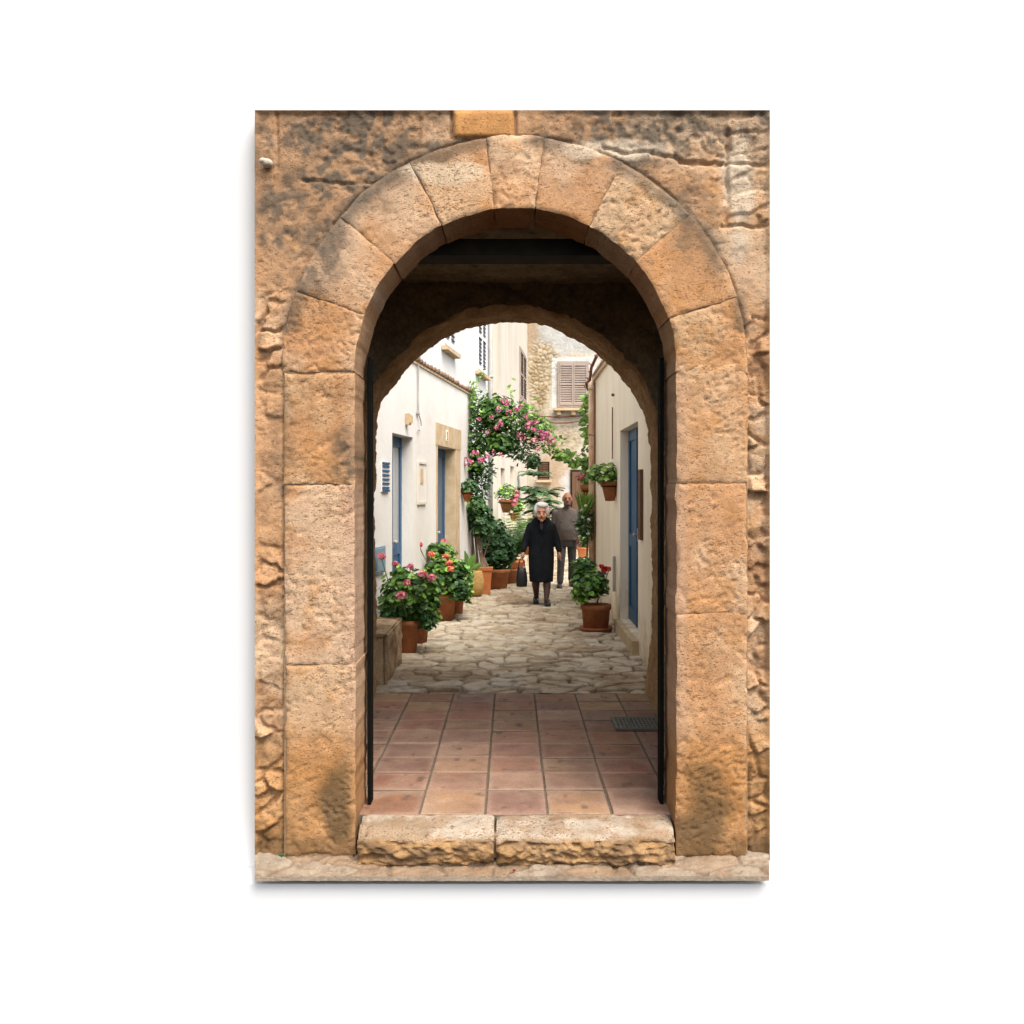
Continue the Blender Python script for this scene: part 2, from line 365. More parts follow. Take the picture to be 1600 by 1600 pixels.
def topx(x, z): return CX + x * S0, HY - (z - CAMZ) * S0
def blob_mask(X, Y, cx, cy, rx, ry, seed, soft=.5, ns=.02):
    d = np.hypot((X - cx) / rx, (Y - cy) / ry) + (fbm(X * ns, Y * ns, seed, 4) - .5) * 1.3
    return 1 - sstep(1 - soft, 1 + soft, d)
def facade_col(x, z, seed=0, tint=(1, 1, 1), rub=0.0):
    X, Y = topx(x, z)
    n = fbm(x * 3.2, z * 3.2, 11 + seed, 5); n2 = fbm(x * 11, z * 11, 23 + seed, 4)
    c = mix((.52, .30, .16), (.57, .395, .255), sstep(.36, .62, n))
    c = mix(c, (.50, .26, .10), sstep(.55, .75, n2) * .45)
    c = mix(c, (.30, .165, .085), sstep(.60, .80, fbm(x * 7 + 9, z * 7, 31 + seed, 4)) * (.35 + .35 * rub))
    # pale worn band on the inner jambs
    edge = np.minimum(np.abs(X - 555), np.abs(X - 1055))
    c = mix(c, (.53, .36, .25), (1 - sstep(8, 26, edge)) * (Y > 560) * .7)
    # stains that belong to the stone: lichen, rust-yellow damp at the foot
    li = np.zeros_like(x)
    for (cx, cy, rx, ry, a) in ((585, 215, 120, 62, .95), (540, 270, 70, 60, .7), (1015, 205, 150, 46, .95), (1185, 190, 40, 40, .7), (430, 330, 50, 90, .65),
                                (500, 385, 45, 90, .6), (560, 290, 60, 26, .6), (1080, 340, 40, 60, .45), (405, 215, 25, 60, .5), (440, 700, 18, 80, .35), (540, 715, 26, 40, .75),
                                (1185, 1240, 30, 50, .5), (420, 1310, 60, 30, .7), (1180, 1320, 40, 28, .7)):
        li = np.maximum(li, a * blob_mask(X, Y, cx, cy, rx, ry, 41 + int(cx)))
    li = li * (.45 + .9 * sstep(.35, .65, fbm(x * 24, z * 24, 77, 3)))
    c = mix(c, (.13, .105, .08), np.clip(li, 0, .92))
    rr = np.hypot(X - 806, Y - 576)
    rim = (1 - sstep(2, 26, np.abs(rr - 358))) * sstep(.38, .62, fbm(x * 5, z * 5, 88, 3)) * (Y < 520)  # broken darker band along the arch's outer edge
    c = mix(c, (.14, .115, .09), rim * .75)
    damp = sstep(1105, 1200, Y + (n - .5) * 90) * ((X < 575) | (X > 1040))
    c = mix(c, (.42, .20, .055), damp * .62)
    dk = np.maximum(blob_mask(X, Y, 527, 1265, 22, 70, 51), np.maximum(blob_mask(X, Y, 1105, 1275, 34, 75, 52), blob_mask(X, Y, 1080, 1305, 40, 45, 53)))
    dk = np.maximum(dk, .7 * sstep(1296, 1322, Y) * ((X < 560) | (X > 1050)))
    c = mix(c, (.105, .075, .042), dk * .8)
    # pale repairs
    pl = np.maximum(blob_mask(X, Y, 690, 272, 58, 16, 61, .25), np.maximum(blob_mask(X, Y, 950, 232, 70, 18, 62, .3), blob_mask(X, Y, 1158, 300, 26, 90, 63, .3)))
    c = mix(c, (.62, .51, .385), pl * .85)
    return np.clip(c * np.asarray(tint) * .72, .01, .8)

def stone_h(x, z, seed, amp=1.0):
    h = .008 * (fbm(x * 5, z * 5, seed + 3, 3) - .5) + .003 * (fbm(x * 60, z * 72, seed + 4, 2) - .5)
    h = h + .005 * (fbm(x * 26, z * 34, seed + 5, 3) - .5)
    xr, zr = x * .86 + z * .5 + .04 * fbm(x * 9, z * 9, 71, 3), z * .86 - x * .5
    pit = sstep(.70, .78, vn(xr * 50, zr * 62, seed + 8))
    pit = pit * sstep(.35, .6, fbm(x * 4, z * 4, seed + 12, 3))
    big = sstep(.76, .88, vn(xr * 19, zr * 25, seed + 14))
    return amp * .72 * (h - .006 * pit - .0045 * big)

# rubble face (the wall around the arch)
def rubble():
    x0, x1, z0, z1 = -1.281, 1.284, -0.19, 3.546
    xs = np.arange(x0, x1 + .004, .0078); zs = np.arange(z0, z1 + .004, .0078)
    xs[-1] = x1; zs[-1] = z1
    X, Z = np.meshgrid(xs, zs, indexing='ij'); PX, PY = topx(X, Z)
    strip = np.maximum(1 - sstep(430, 452, PX), sstep(1160, 1176, PX)) * sstep(400, 520, PY)
    top_right = sstep(1085, 1130, PX + (fbm(X * 5, Z * 5, 4) - .5) * 70) * (1 - sstep(480, 560, PY))
    rub = np.clip(np.maximum(strip, .38 * top_right), 0, 1)
    wx = X * 6.4 + 1.1 * (fbm(X * 4, Z * 4, 2) - .5) + .25 * (fbm(X * 22, Z * 22, 92) - .5); wz = Z * 9.0 + 1.1 * (fbm(X * 4 + 4, Z * 4, 6) - .5) + .25 * (fbm(X * 22 + 3, Z * 22, 93) - .5)
    f1, f2, cid, dx, dz = worley_d(wx, wz, 3); c2 = (cid * 7.31) % 1.0; c3 = (cid * 13.7) % 1.0
    st = sstep(.03, .20, f2 - f1)
    smear = sstep(.46, .58, fbm(X * 3.4, Z * 2.6, 95, 4))
    facet = (.050 * (cid - .45) + .060 * (c2 - .5) * dx + .075 * (c3 - .6) * dz) * st - .034 * (1 - st)
    facet = facet + .016 * (np.abs(fbm(X * 13, Z * 15, 15, 4) - .5) * 2 - .3)                      # chipped ridges
    mort = -.004 + .022 * (fbm(X * 7, Z * 7, 96, 4) - .5) + .008 * (fbm(X * 34, Z * 34, 97, 3) - .5)
    facet = np.where(smear > .02, facet * (1 - smear) + np.maximum(facet * .35, mort) * smear, np.maximum(facet, -.030))
    h = .022 * (fbm(X * 3.0, Z * 3.0, 9, 4) - .5) + stone_h(X, Z, 60, 1.15)
    h = h + rub * facet * .78
    # top: rough eroded pits in the dark patches and long cracks between big blocks
    rough = np.maximum(blob_mask(PX, PY, 585, 215, 130, 70, 41), blob_mask(PX, PY, 1010, 205, 160, 50, 42))
    h = h - rough * .009 * sstep(.45, .75, fbm(X * 30, Z * 36, 19, 3)) - .006 - .008 * sstep(.4, .6, fbm(X * 2.5, Z * 2.5, 46, 2))
    RR = np.hypot(X - ACX, np.maximum(Z - ACZ, 0)); h = h - .016 * (1 - sstep(.0, .016, np.abs(RR - RO - .004))) * sstep(.35, .6, fbm(X * 6, Z * 6, 44, 3))
    def crack(fn, wd, dp):
        d = np.abs(fn); return dp * (1 - sstep(0, wd, d))
    wob = (fbm(X * 9, Z * 9, 29, 4) - .5) * 26
    h = h - crack(PY - 282 - wob - .05 * (PX - 430), 3.2, .016) * ((PX > 440) & (PX < 600)) * sstep(.4, .55, vn(PX * .05, PY * .02, 5))
    h = h - crack(PY - 235 - wob - .12 * (PX - 960), 5, .018) * ((PX > 940) & (PX < 1130))
    h = h - crack(PY - 255 + wob * .7, 5, .02) * ((PX > 1060) & (PX < 1200))
    h = h - crack(PX - 1137 + wob * .6, 5, .02) * ((PY > 200) & (PY < 350))
    h = h - crack(PX - 432 + wob * .2, 4, .015) * ((PY > 172) & (PY < 260))
    h = h - crack(PY - 350 - wob, 5, .02) * ((PX > 1125))
    # smooth orange squared block over the keystone and its neighbours
    inblk = (PX > 707) & (PX < 803) & (PY < 214)
    dist = np.minimum(np.minimum(PX - 707, 803 - PX), 216 - PY)
    h = np.where(inblk, .010 + .012 * (fbm(X * 12, Z * 12, 33, 4) - .5) - .016 * (1 - sstep(0, 6, dist)), h)
    h = h - crack(np.where(PX < 755, PX - 705, PX - 805), 4, .022) * (PY < 216)
    eb = np.minimum(np.minimum(X - x0, x1 - X), np.minimum(Z - z0 + .03, z1 - Z))
    h = h * sstep(0, .02, eb) 
    col = facade_col(X, Z, 3, rub=rub)
    tint = .80 + .40 * cid; tint = tint * (1 - smear) + 1.05 * smear
    col = col * (1 + rub[..., None] * (tint[..., None] - 1))
    col = np.where(inblk[..., None], np.array((.38, .19, .07)) * (.8 + .4 * fbm(X * 8, Z * 8, 35, 4))[..., None], col)
    P = np.stack([X, FY - h, Z], -1)
    inside = ((np.hypot(X - ACX, Z - ACZ) < RO - .03) & (Z >= ACZ)) | ((np.abs(X - ACX) < RO - .03) & (Z < ACZ))
    n, m = X.shape; idx = np.arange(n * m).reshape(n, m)
    q = np.stack([idx[:-1, :-1], idx[1:, :-1], idx[1:, 1:], idx[:-1, 1:]], -1).reshape(-1, 4)
    keep = ~inside.ravel()[q].all(axis=1)
    b = MB(); used = np.unique(q[keep]); rm = -np.ones(n * m, int); rm[used] = np.arange(len(used))
    b.add(P.reshape(-1, 3)[used], rm[q[keep]].tolist(), col.reshape(-1, 3)[used])
    # edge returns to the white wall
    for line, fl in ((P[0, :], 0), (P[-1, :], 1), (P[:, -1], 0)):
        back = line.copy(); back[:, 1] = wy0 + .02
        cc = np.tile((.50, .36, .22), (len(line) * 2, 1))
        b.grid(np.stack([line, back], 1), cc.reshape(len(line), 2, 3), flip=bool(fl))
    return b
obj("rubble_wall", rubble(), 'gate_stone', gate, smooth=True)

def block(name, fxz, size, y0, y1, seed, tint=(1, 1, 1), amp=1.0, lift=0.0, label=None):
    """a dressed stone: displaced face (fxz maps u, v in 0..1 to x, z), worn edges, sides running back to y1"""
    su, sv = size; nu = max(8, int(su / .0075)); nv = max(8, int(sv / .0075))
    U, V = np.meshgrid(np.linspace(0, 1, nu), np.linspace(0, 1, nv), indexing='ij')
    e = np.minimum(np.minimum(U, 1 - U) * su, np.minimum(V, 1 - V) * sv)
    x, z = fxz(U, V)
    wob = np.exp(-e / .035); x, z = x + (fbm(x * 11, z * 11, seed + 61, 4) - .5) * .020 * wob, z + (fbm(x * 11 + 9, z * 11, seed + 62, 4) - .5) * .020 * wob
    wear = .003 + .009 * fbm(x * 9, z * 9, seed + 70, 3) ** 2
    h = stone_h(x, z, seed, amp) + lift - wear * 1.2 * np.exp(-e / .009)
    chip = sstep(.62, .78, fbm(x * 12, z * 12, seed + 90, 3)) * (1 - sstep(0, .022, e)) * .009
    h = h - chip
    P = np.stack([x, y0 - h, z], -1); C = facade_col(x, z, seed, tint)
    b = MB(); b.grid(P, C)
    loops = [P[:, 0], P[-1, :], P[::-1, -1], P[0, ::-1]]; lc = [C[:, 0], C[-1, :], C[::-1, -1], C[0, ::-1]]
    for L, c in zip(loops, lc):
        k = 7; t = np.linspace(0, 1, k)[None, :, None]
        B = L.copy(); B[:, 1] = y1
        G = L[:, None, :] * (1 - t) + B[:, None, :] * t
        n = (fbm(G[..., 0] * 14 + G[..., 2] * 9, G[..., 1] * 14, seed + 5, 3) - .5) * .014 * np.sin(np.pi * np.clip(t[..., 0], 0, .5))
        G[..., 0] += n; G[..., 2] += n * .6
        b.grid(G, np.repeat(c[:, None], k, 1) * .92 + .0, flip=True)
    return obj(name, b, 'gate_stone', gate, smooth=True, label=label)

def ang(px, py): return math.atan2(-(py - 576), px - 806)
gap = .0011
def vous(name, a0, a1, seed, tint, amp, label=None, ro=0.0):
    def f(u, v):
        a = a1 + (a0 - a1) * u; rr = RI + (RO + ro - RI) * v
        # joints parallel gap
        k = gap / rr; a = np.clip(a, min(a0, a1) + k, max(a0, a1) - k)
        a = np.minimum(np.maximum(a, a0 * 0 + min(a0, a1) + k), max(a0, a1) - k)
        return ACX + rr * np.cos(a), ACZ + rr * np.sin(a)
    block(name, f, (abs(a1 - a0) * (RI + RO) / 2, RO - RI), FY - .012, FY + .35, seed, tint, amp, label=label)
AJ = [math.pi + .02, ang(514, 472), ang(573, 374), ang(667, 305), ang(766.5, 275), ang(843.5, 272), ang(946, 305), ang(1035, 373), ang(1100, 480), -.02]
AJ[1] = ang(514, 473)
tints = [(1.06, .98, .9), (1.08, 1.04, 1.02), (1.08, 1.06, 1.05), (1.12, 1.04, .95), (1.16, 1.14, 1.12), (1.04, 1.0, .98), (1.1, 1.08, 1.02), (1.06, .98, .88), (1.0, .92, .8)]
amps = [1.3, .6, .9, .55, 1.4, .6, 1.5, .45, 1.1]
for k in range(9):
    vous("keystone" if k == 4 else "arch_stone", AJ[k + 1], AJ[k], 100 + 13 * k, tints[k], amps[k], ro=(.006, 0, .004, 0, .008, 0, -.004, .003, 0)[k])
def jamb(px0, px1, py0, py1, seed, tint, amp, label=None):
    xa, xb = (px0 - CX) / S0, (px1 - CX) / S0; za, zb = CAMZ - (py1 - HY) / S0, CAMZ - (py0 - HY) / S0
    f = lambda u, v: (xa + gap + (xb - xa - 2 * gap) * u, za + gap + (zb - za - 2 * gap) * v)
    block("jamb_stone", f, (xb - xa, zb - za), FY - .012, FY + .35, seed, tint, amp, label=label)
jamb(444, 555, 583, 757, 301, (1.0, .93, .82), 1.3); jamb(446, 555, 757, 1038, 311, (1.06, 1.04, 1.04), 1.3); jamb(447, 556, 1038, 1336, 321, (1.02, .98, .92), 1.5)
jamb(1057, 1168, 569, 755, 331, (1.02, .94, .84), 1.3); jamb(1056, 1167, 755, 958, 341, (1.04, .98, .92), 1.3); jamb(1056, 1166, 958, 1338, 351, (1.04, .98, .9), 1.5)

# mortar bed behind the joints
mb = MB()
n = 60
for (r0, r1) in ((RI + .012, RO),):
    A = np.linspace(0, math.pi, n); ring = np.zeros((n, 2, 3))
    for k, r in enumerate((r0, r1)):
        ring[:, k, 0] = ACX + r * np.cos(A); ring[:, k, 1] = FY + .001; ring[:, k, 2] = ACZ + r * np.sin(A)
    mb.grid(ring)
for sgn in (-1, 1):
    xa, xb = sorted((ACX + sgn * (RI + .012), ACX + sgn * RO))
    mb.box(xa, xb, FY + .001, FY + .06, -.18, ACZ - .002)
obj("mortar_bed", mb, 'mortar', gate)

# small pale stone peg at the upper left
pg = MB(); pg.ell(W(417, 255, FY - .01), (.030, .03, .022), col=(.50, .42, .33)); pg.ell(W(412, 252, FY - .02), (.022, .024, .016), col=(.52, .44, .36))
o = obj("stone_peg", pg, 'gate_stone', gate, smooth=True)

# threshold stones
def threshold(px0, px1, seed):
    xa, xb = (px0 - CX) / S0 + .004, (px1 - CX) / S0 - .004
    path = [(4.895, .0), (4.87, -.006), (4.82, -.012), (4.77, -.026), (4.732, -.043), (4.703, -.064), (4.688, -.092), (4.686, -.125), (4.70, -.16), (4.71, -.185)]
    pts = []
    for i in range(len(path) - 1):
        for t in np.linspace(0, 1, 7)[:-1]: pts.append((path[i][0] * (1 - t) + path[i + 1][0] * t, path[i][1] * (1 - t) + path[i + 1][1] * t))
    pts.append(path[-1]); pts = np.array(pts)
    xs = np.linspace(xa, xb, int((xb - xa) / .0085))
    X = np.repeat(xs[:, None], len(pts), 1); Y = np.repeat(pts[None, :, 0], len(xs), 0); Z = np.repeat(pts[None, :, 1], len(xs), 0)
    s = np.arange(len(pts)) / (len(pts) - 1) + X * 0
    front = sstep(.45, .62, s)
    L = s * .42
    nn = (fbm(X * 7, L * 9, seed, 4) - .5) * (.022 + .03 * front) + (fbm(X * 22, L * 26, seed + 3, 4) - .5) * (.012 + .050 * front)
    eb = np.minimum(X - xa, xb - X); drop = (.010 + .018 * vn(L * 30, X * 0 + seed, 6)) * np.exp(-eb / .018)
    nn = nn - .03 * sstep(.58, .75, fbm(X * 9, L * 12, seed + 41, 3)) * sstep(.2, .5, s)
    Y2 = Y - nn * front + drop * front + .022 * front * (fbm(X * 5, L * 0 + 3, seed + 8, 3) - .5); Z2 = Z + nn * (1 - front) - drop * .7
    Z2[:, :3] = np.minimum(Z2[:, :3], 0.0)
    c = mix((.25, .18, .12), (.33, .275, .215), sstep(.4, .62, fbm(X * 6, L * 8, seed + 11, 4)))
    c = mix(c, (.24, .15, .09), sstep(.56, .72, fbm(X * 14, L * 18, seed + 31, 4)) * .6)
    c = mix(c, (.27, .155, .065), front * (.75 + .2 * vn(X * 9, L * 9, 4)))
    c = mix(c, (.13, .08, .045), front * sstep(.5, .7, fbm(X * 13, L * 13, seed + 21, 3)) * .8)
    c = mix(c, (.25, .16, .09), (1 - sstep(0, .05, s)) * .5)
    b = MB(); b.grid(np.stack([X, Y2, Z2], -1), c)
    for k in (0, -1):
        line = np.stack([X[k], Y2[k], Z2[k]], -1); back = line.copy(); back[:, 1] = 4.9; back[:, 2] = np.minimum(back[:, 2], -.05)
        b.grid(np.stack([line, back], 1), np.tile((.25, .16, .09), (len(line), 2, 1)))
    return obj("threshold_stone", b, 'gate_stone', gate, smooth=True)
mb = MB(); mb.box(-.10, -.06, 4.74, 4.89, -.16, -.052); obj("joint_mortar", mb, 'mortar', gate)
threshold(560, 773, 401); threshold(774.5, 1053, 411)

# inner door frame of dark iron, head beam
frame = MB()
zf = 2.97
frame.box(-.758, -.741, 5.04, 5.13, .004, 2.35); frame.box(-.763, -.759, 5.06, 5.11, .10, 2.30)
obj("door_leaf", frame, 'dark_iron', gate)
frame = MB(); frame.box(.778, .796, 5.04, 5.13, .004, 2.35); frame.box(.797, .801, 5.06, 5.11, .10, 2.30)
obj("door_leaf", frame, 'dark_iron', gate)
mb = MB(); mb.box(-1.0, 1.0, 5.217, 5.42, 2.93, 3.02)
obj("head_beam", mb, 'dark_wood', gate)

# passage behind the arch
RY0, RY1 = 7.17, 7.83
def rough_panel(b, o, du, dv, nrm, lu, lv, seed, amp=.03, step=.04):
    U, V = np.meshgrid(np.linspace(0, lu, int(lu / step) + 2), np.linspace(0, lv, int(lv / step) + 2), indexing='ij')
    h = amp * (fbm(U * 4, V * 4, seed, 4) - .5)
    f1, f2, cid = worley(U * 3.2, V * 5, seed); h = h - .018 * (1 - sstep(0, .12, f2 - f1))
    P = np.array(o)[None, None] + U[..., None] * np.array(du) + V[..., None] * np.array(dv) + h[..., None] * np.array(nrm)
    b.grid(P)
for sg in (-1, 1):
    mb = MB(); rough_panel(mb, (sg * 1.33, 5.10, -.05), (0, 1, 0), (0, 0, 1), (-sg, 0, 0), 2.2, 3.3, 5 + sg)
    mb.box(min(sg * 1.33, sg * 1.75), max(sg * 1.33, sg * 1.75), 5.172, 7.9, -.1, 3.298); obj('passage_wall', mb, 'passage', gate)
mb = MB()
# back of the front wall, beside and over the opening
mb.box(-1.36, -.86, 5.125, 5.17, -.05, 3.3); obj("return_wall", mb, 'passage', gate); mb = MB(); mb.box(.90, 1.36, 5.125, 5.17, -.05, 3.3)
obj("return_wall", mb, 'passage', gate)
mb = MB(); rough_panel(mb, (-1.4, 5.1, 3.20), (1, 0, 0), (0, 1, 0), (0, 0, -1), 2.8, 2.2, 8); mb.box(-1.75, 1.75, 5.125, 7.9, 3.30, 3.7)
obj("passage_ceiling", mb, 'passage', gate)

# rear arch
rp = [(588, 1106), (590, 1085), (592, 980), (590, 900), (589, 800), (591, 700), (593, 660), (597, 640), (605, 622), (620, 601), (640, 580), (656, 564), (672, 549), (690, 537), (715, 524), (745, 514), (780, 509), (810, 508),
      (845, 513), (875, 522), (900, 536), (925, 551), (945, 570), (965, 590), (981, 607), (992, 628), (1001, 652), (1008, 680), (1012, 707), (1013, 744), (1013, 800), (1014, 850), (1016, 905), (1014, 980), (1008, 1040), (1006, 1084), (1006, 1106)]
pw = np.array([((px - CX) / F * RY1, CAMZ - (py - HY) / F * RY1) for px, py in rp]); pw[0, 1] = pw[-1, 1] = -.05
seg = np.r_[0, np.cumsum(np.hypot(*np.diff(pw, axis=0).T))]; ts = np.linspace(0, seg[-1], 340)
bx = np.interp(ts, seg, pw[:, 0]); bz = np.interp(ts, seg, pw[:, 1])
for _ in range(6):
    bx[1:-1] = (bx[:-2] + bx[1:-1] * 2 + bx[2:]) / 4; bz[1:-1] = (bz[:-2] + bz[1:-1] * 2 + bz[2:]) / 4
tx = np.gradient(bx); tz = np.gradient(bz); tl = np.hypot(tx, tz); nx, nz = tz / tl, -tx / tl          # points into the opening or out
cxr, czr = 0.0, 1.2
sg = np.sign((bx - cxr) * nx + (bz - czr) * nz); sg = np.sign(np.median(sg)); nx *= sg; nz *= sg        # outward (into the stone)
nd_ = 26
T, D = np.meshgrid(ts, np.linspace(0, 1, nd_), indexing='ij')
rug = (fbm(T * 5, D * 4, 201, 4) - .5) * .042 + (fbm(T * 30, D * 14, 207, 3) - .5) * .030
rug = rug + .03 * np.exp(-np.minimum(D, 1 - D) / .06) + .008
flat = sstep(0, .3, bz)[:, None] * .8 + .2
rug = rug * flat
PX_ = bx[:, None] + nx[:, None] * rug; PZ_ = bz[:, None] + nz[:, None] * rug
soff = np.stack([PX_, RY0 + D * (RY1 - RY0), PZ_], -1)
rearb = MB(); rearb.grid(soff)
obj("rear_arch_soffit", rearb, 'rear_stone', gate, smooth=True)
fb = MB()
for (yy, kk, sgn) in ((RY0, 0, 1), (RY1, -1, -1)):
    inner = soff[:, kk]
    ox = np.where(np.abs(nx) > .9, np.sign(nx) * 1.45, np.clip(inner[:, 0] * 1.45, -1.45, 1.45)); oz = np.where(np.abs(nx) > .9, inner[:, 2], 3.6)
    ox = np.clip(cxr + (inner[:, 0] - cxr) * 1.5, -1.45, 1.45); oz = np.clip(czr + (inner[:, 2] - czr) * 1.6, -.05, 3.6)
    k = 22; t = np.linspace(0, 1, k)[None, :]
    X = inner[:, 0:1] * (1 - t) + ox[:, None] * t; Z = inner[:, 2:3] * (1 - t) + oz[:, None] * t
    f1, f2, cid = worley(X * 3.6, Z * 5.2, 77)
    h = (fbm(X * 6, Z * 6, 211, 4) - .5) * .05 * sstep(0, .08, t) - .02 * (1 - sstep(0, .12, f2 - f1)) * sstep(0, .1, t)
    fb.grid(np.stack([X, yy - sgn * h, Z], -1), flip=(sgn < 0))
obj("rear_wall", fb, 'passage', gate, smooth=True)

# ================================================================== pavement strip in front
def pavement():
    nxp, nyp = 340, 36
    U, V = np.meshgrid(np.linspace(-1, 1, nxp), np.linspace(0, 1, nyp), indexing='ij')
    Yd = 4.81 + (4.62 - 4.81) * V; Xw = U * (402 / F) * Yd; 
    Zw = -.158 + (-.205 + .158) * V
    f1, f2, cid = worley(Xw * 3.4 + .5 * (fbm(Xw * 6, V, 1) - .5), V * 1.25 + .3, 21)
    g = 1 - sstep(.01, .09, f2 - f1)
    h = (fbm(Xw * 6, V * 1.5, 301, 4) - .5) * .016 + (fbm(Xw * 34, V * 7, 302, 4) - .5) * .010 - .010 * g + .008 * (cid - .5)
    h = h - .012 * sstep(.70, .84, vn(Xw * 30, V * 9, 305)) 
    h = h * (1 - .9 * sstep(.86, 1, V))
    c = mix((.225, .155, .10), (.25, .20, .15), sstep(.35, .65, cid)); c = mix(c, (.20, .125, .075), sstep(.55, .7, fbm(Xw * 6, V * 2, 310, 4)) * .7)
    c = mix(c, (.15, .105, .07), g * .85); c = mix(c, (.18, .12, .08), sstep(.60, .75, fbm(Xw * 22, V * 5, 311, 4)) * .6)
    P = np.stack([Xw, Yd, Zw + h], -1); b = MB(); b.grid(P, c, flip=True)
    e = P[:, -1]; lo = e.copy(); lo[:, 2] -= .022; b.grid(np.stack([e, lo], 1), np.tile((.27, .215, .165), (nxp, 2, 1)), flip=True)
    bk = lo.copy(); bk[:, 1] = 4.80; b.grid(np.stack([lo, bk], 1), np.tile((.27, .215, .165), (nxp, 2, 1)), flip=True)
    for k in (0, -1):
        e = P[k]; lo = e.copy(); lo[:, 2] = np.linspace(-.19, e[-1, 2] - .022, nyp); b.grid(np.stack([e, lo], 1), np.tile((.27, .215, .165), (nyp, 2, 1)))
    return b
tag(obj("pavement", pavement(), 'paving', smooth=True), "strip of worn pale paving stones at the foot of the gateway", "pavement", kind="structure")

# ================================================================== tiled floor of the passage
xl = [-1.34, -1.15, -.815, -.474, -.138, .182, .512, .845, 1.18, 1.34]
yl = [4.90, 5.30, 5.62, 5.94, 6.27, 6.61, 6.92, 7.22, 7.52, 7.82]
rt = random.Random(5)
tb = MB()
gx0, gx1, gy0, gy1 = .715, 1.06, 6.61, 6.955
tcol = [(.25, .12, .075), (.31, .18, .105), (.27, .12, .085), (.26, .135, .098), (.28, .155, .115), (.23, .122, .095), (.30, .175, .13), (.27, .155, .105), (.22, .125, .10)]
for i in range(len(xl) - 1):
    for j in range(len(yl) - 1):
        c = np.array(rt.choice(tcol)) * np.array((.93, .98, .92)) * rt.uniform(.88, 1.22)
        if (i, j) in ((3, 0), (5, 0)): c = np.array((.32, .19, .105))
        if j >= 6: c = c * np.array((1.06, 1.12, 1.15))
        x0, x1 = xl[i] + rt.uniform(.001, .005), xl[i + 1] - rt.uniform(.001, .005); y0, y1 = yl[j] + rt.uniform(.006, .013), yl[j + 1] - rt.uniform(.006, .013)
        z = rt.uniform(-.004, .005); dz = [z + rt.uniform(-.002, .002) for _ in range(4)]; bv = .006
        top = [(x0 + bv, y0 + bv, dz[0]), (x1 - bv, y0 + bv, dz[1]), (x1 - bv, y1 - bv, dz[2]), (x0 + bv, y1 - bv, dz[3])]
        bot = [(x0, y0, -.010), (x1, y0, -.010), (x1, y1, -.010), (x0, y1, -.010)]
        # subdivide the top so stains can have their own shape
        nn = 20
        U, V = np.meshgrid(np.linspace(0, 1, nn), np.linspace(0, 1, nn), indexing='ij')
        tp = np.array(top); G = (tp[0] * ((1 - U) * (1 - V))[..., None] + tp[1] * (U * (1 - V))[..., None] + tp[2] * (U * V)[..., None] + tp[3] * ((1 - U) * V)[..., None])
        cc = np.ones((nn, nn, 3)) * c
        s1 = sstep(.50, .72, fbm(G[..., 0] * 1.7, G[..., 1] * 1.7, 500, 5)); cc = mix(cc, np.array((.20, .12, .09)), s1 * .58)
        s2 = sstep(.58, .75, fbm(G[..., 0] * 5 + 7, G[..., 1] * 4, 520, 4)); cc = mix(cc, np.array((.31, .215, .155)), s2 * .5)
        s3 = sstep(.84, .92, vn(G[..., 0] * 21, G[..., 1] * 15, 530)); cc = mix(cc, np.array((.10, .065, .05)), s3 * .75)
        ed = np.minimum(np.minimum(U, 1 - U), np.minimum(V, 1 - V)); cc = mix(cc, np.array((.36, .25, .19)), (1 - sstep(0, .13, ed)) * .35)
        G[..., 2] += (fbm(G[..., 0] * 7, G[..., 1] * 7, 540, 3) - .5) * .004
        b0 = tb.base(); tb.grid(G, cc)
        bi = tb.base(); tb.add(bot, [], c * .8)
        cor = [b0, b0 + (nn - 1) * nn, b0 + nn * nn - 1, b0 + nn - 1]
        for a in range(4): tb.f.append((bi + a, bi + (a + 1) % 4, cor[(a + 1) % 4], cor[a]))
fl = tag(obj("tiled_floor", tb, 'tile'), "square terracotta floor tiles inside the gateway passage", "floor", kind="structure")
mb = MB(); mb.box(-1.2, 1.2, 4.90, 7.85, -.06, -.006)
tag(obj("floor_bed", mb, 'grout'), "dark joints under the terracotta tiles", "floor", kind="structure")
gr = thing("drain_grate", "dark iron drain grate set in the terracotta tiles at right", "grate", (.885, 6.78, .006))
mb = MB(); mb.box(gx0, gx1, gy0, gy0 + .025, .004, .014); mb.box(gx0, gx1, gy1 - .025, gy1, .004, .014); mb.box(gx0, gx0 + .025, gy0 + .026, gy1 - .026, .004, .014); mb.box(gx1 - .025, gx1, gy0 + .026, gy1 - .026, .004, .014)
obj("rim", mb, 'grate', gr)
mb = MB()
for k in range(11):
    x = gx0 + .038 + k * .027; mb.box(x, x + .013, gy0 + .026, gy1 - .026, .004, .012)
for k in range(5):
    y = gy0 + .06 + k * .058; mb.box(gx0 + .026, gx1 - .026, y, y + .014, .0035, .0115)
obj("bars", mb, 'grate', gr)

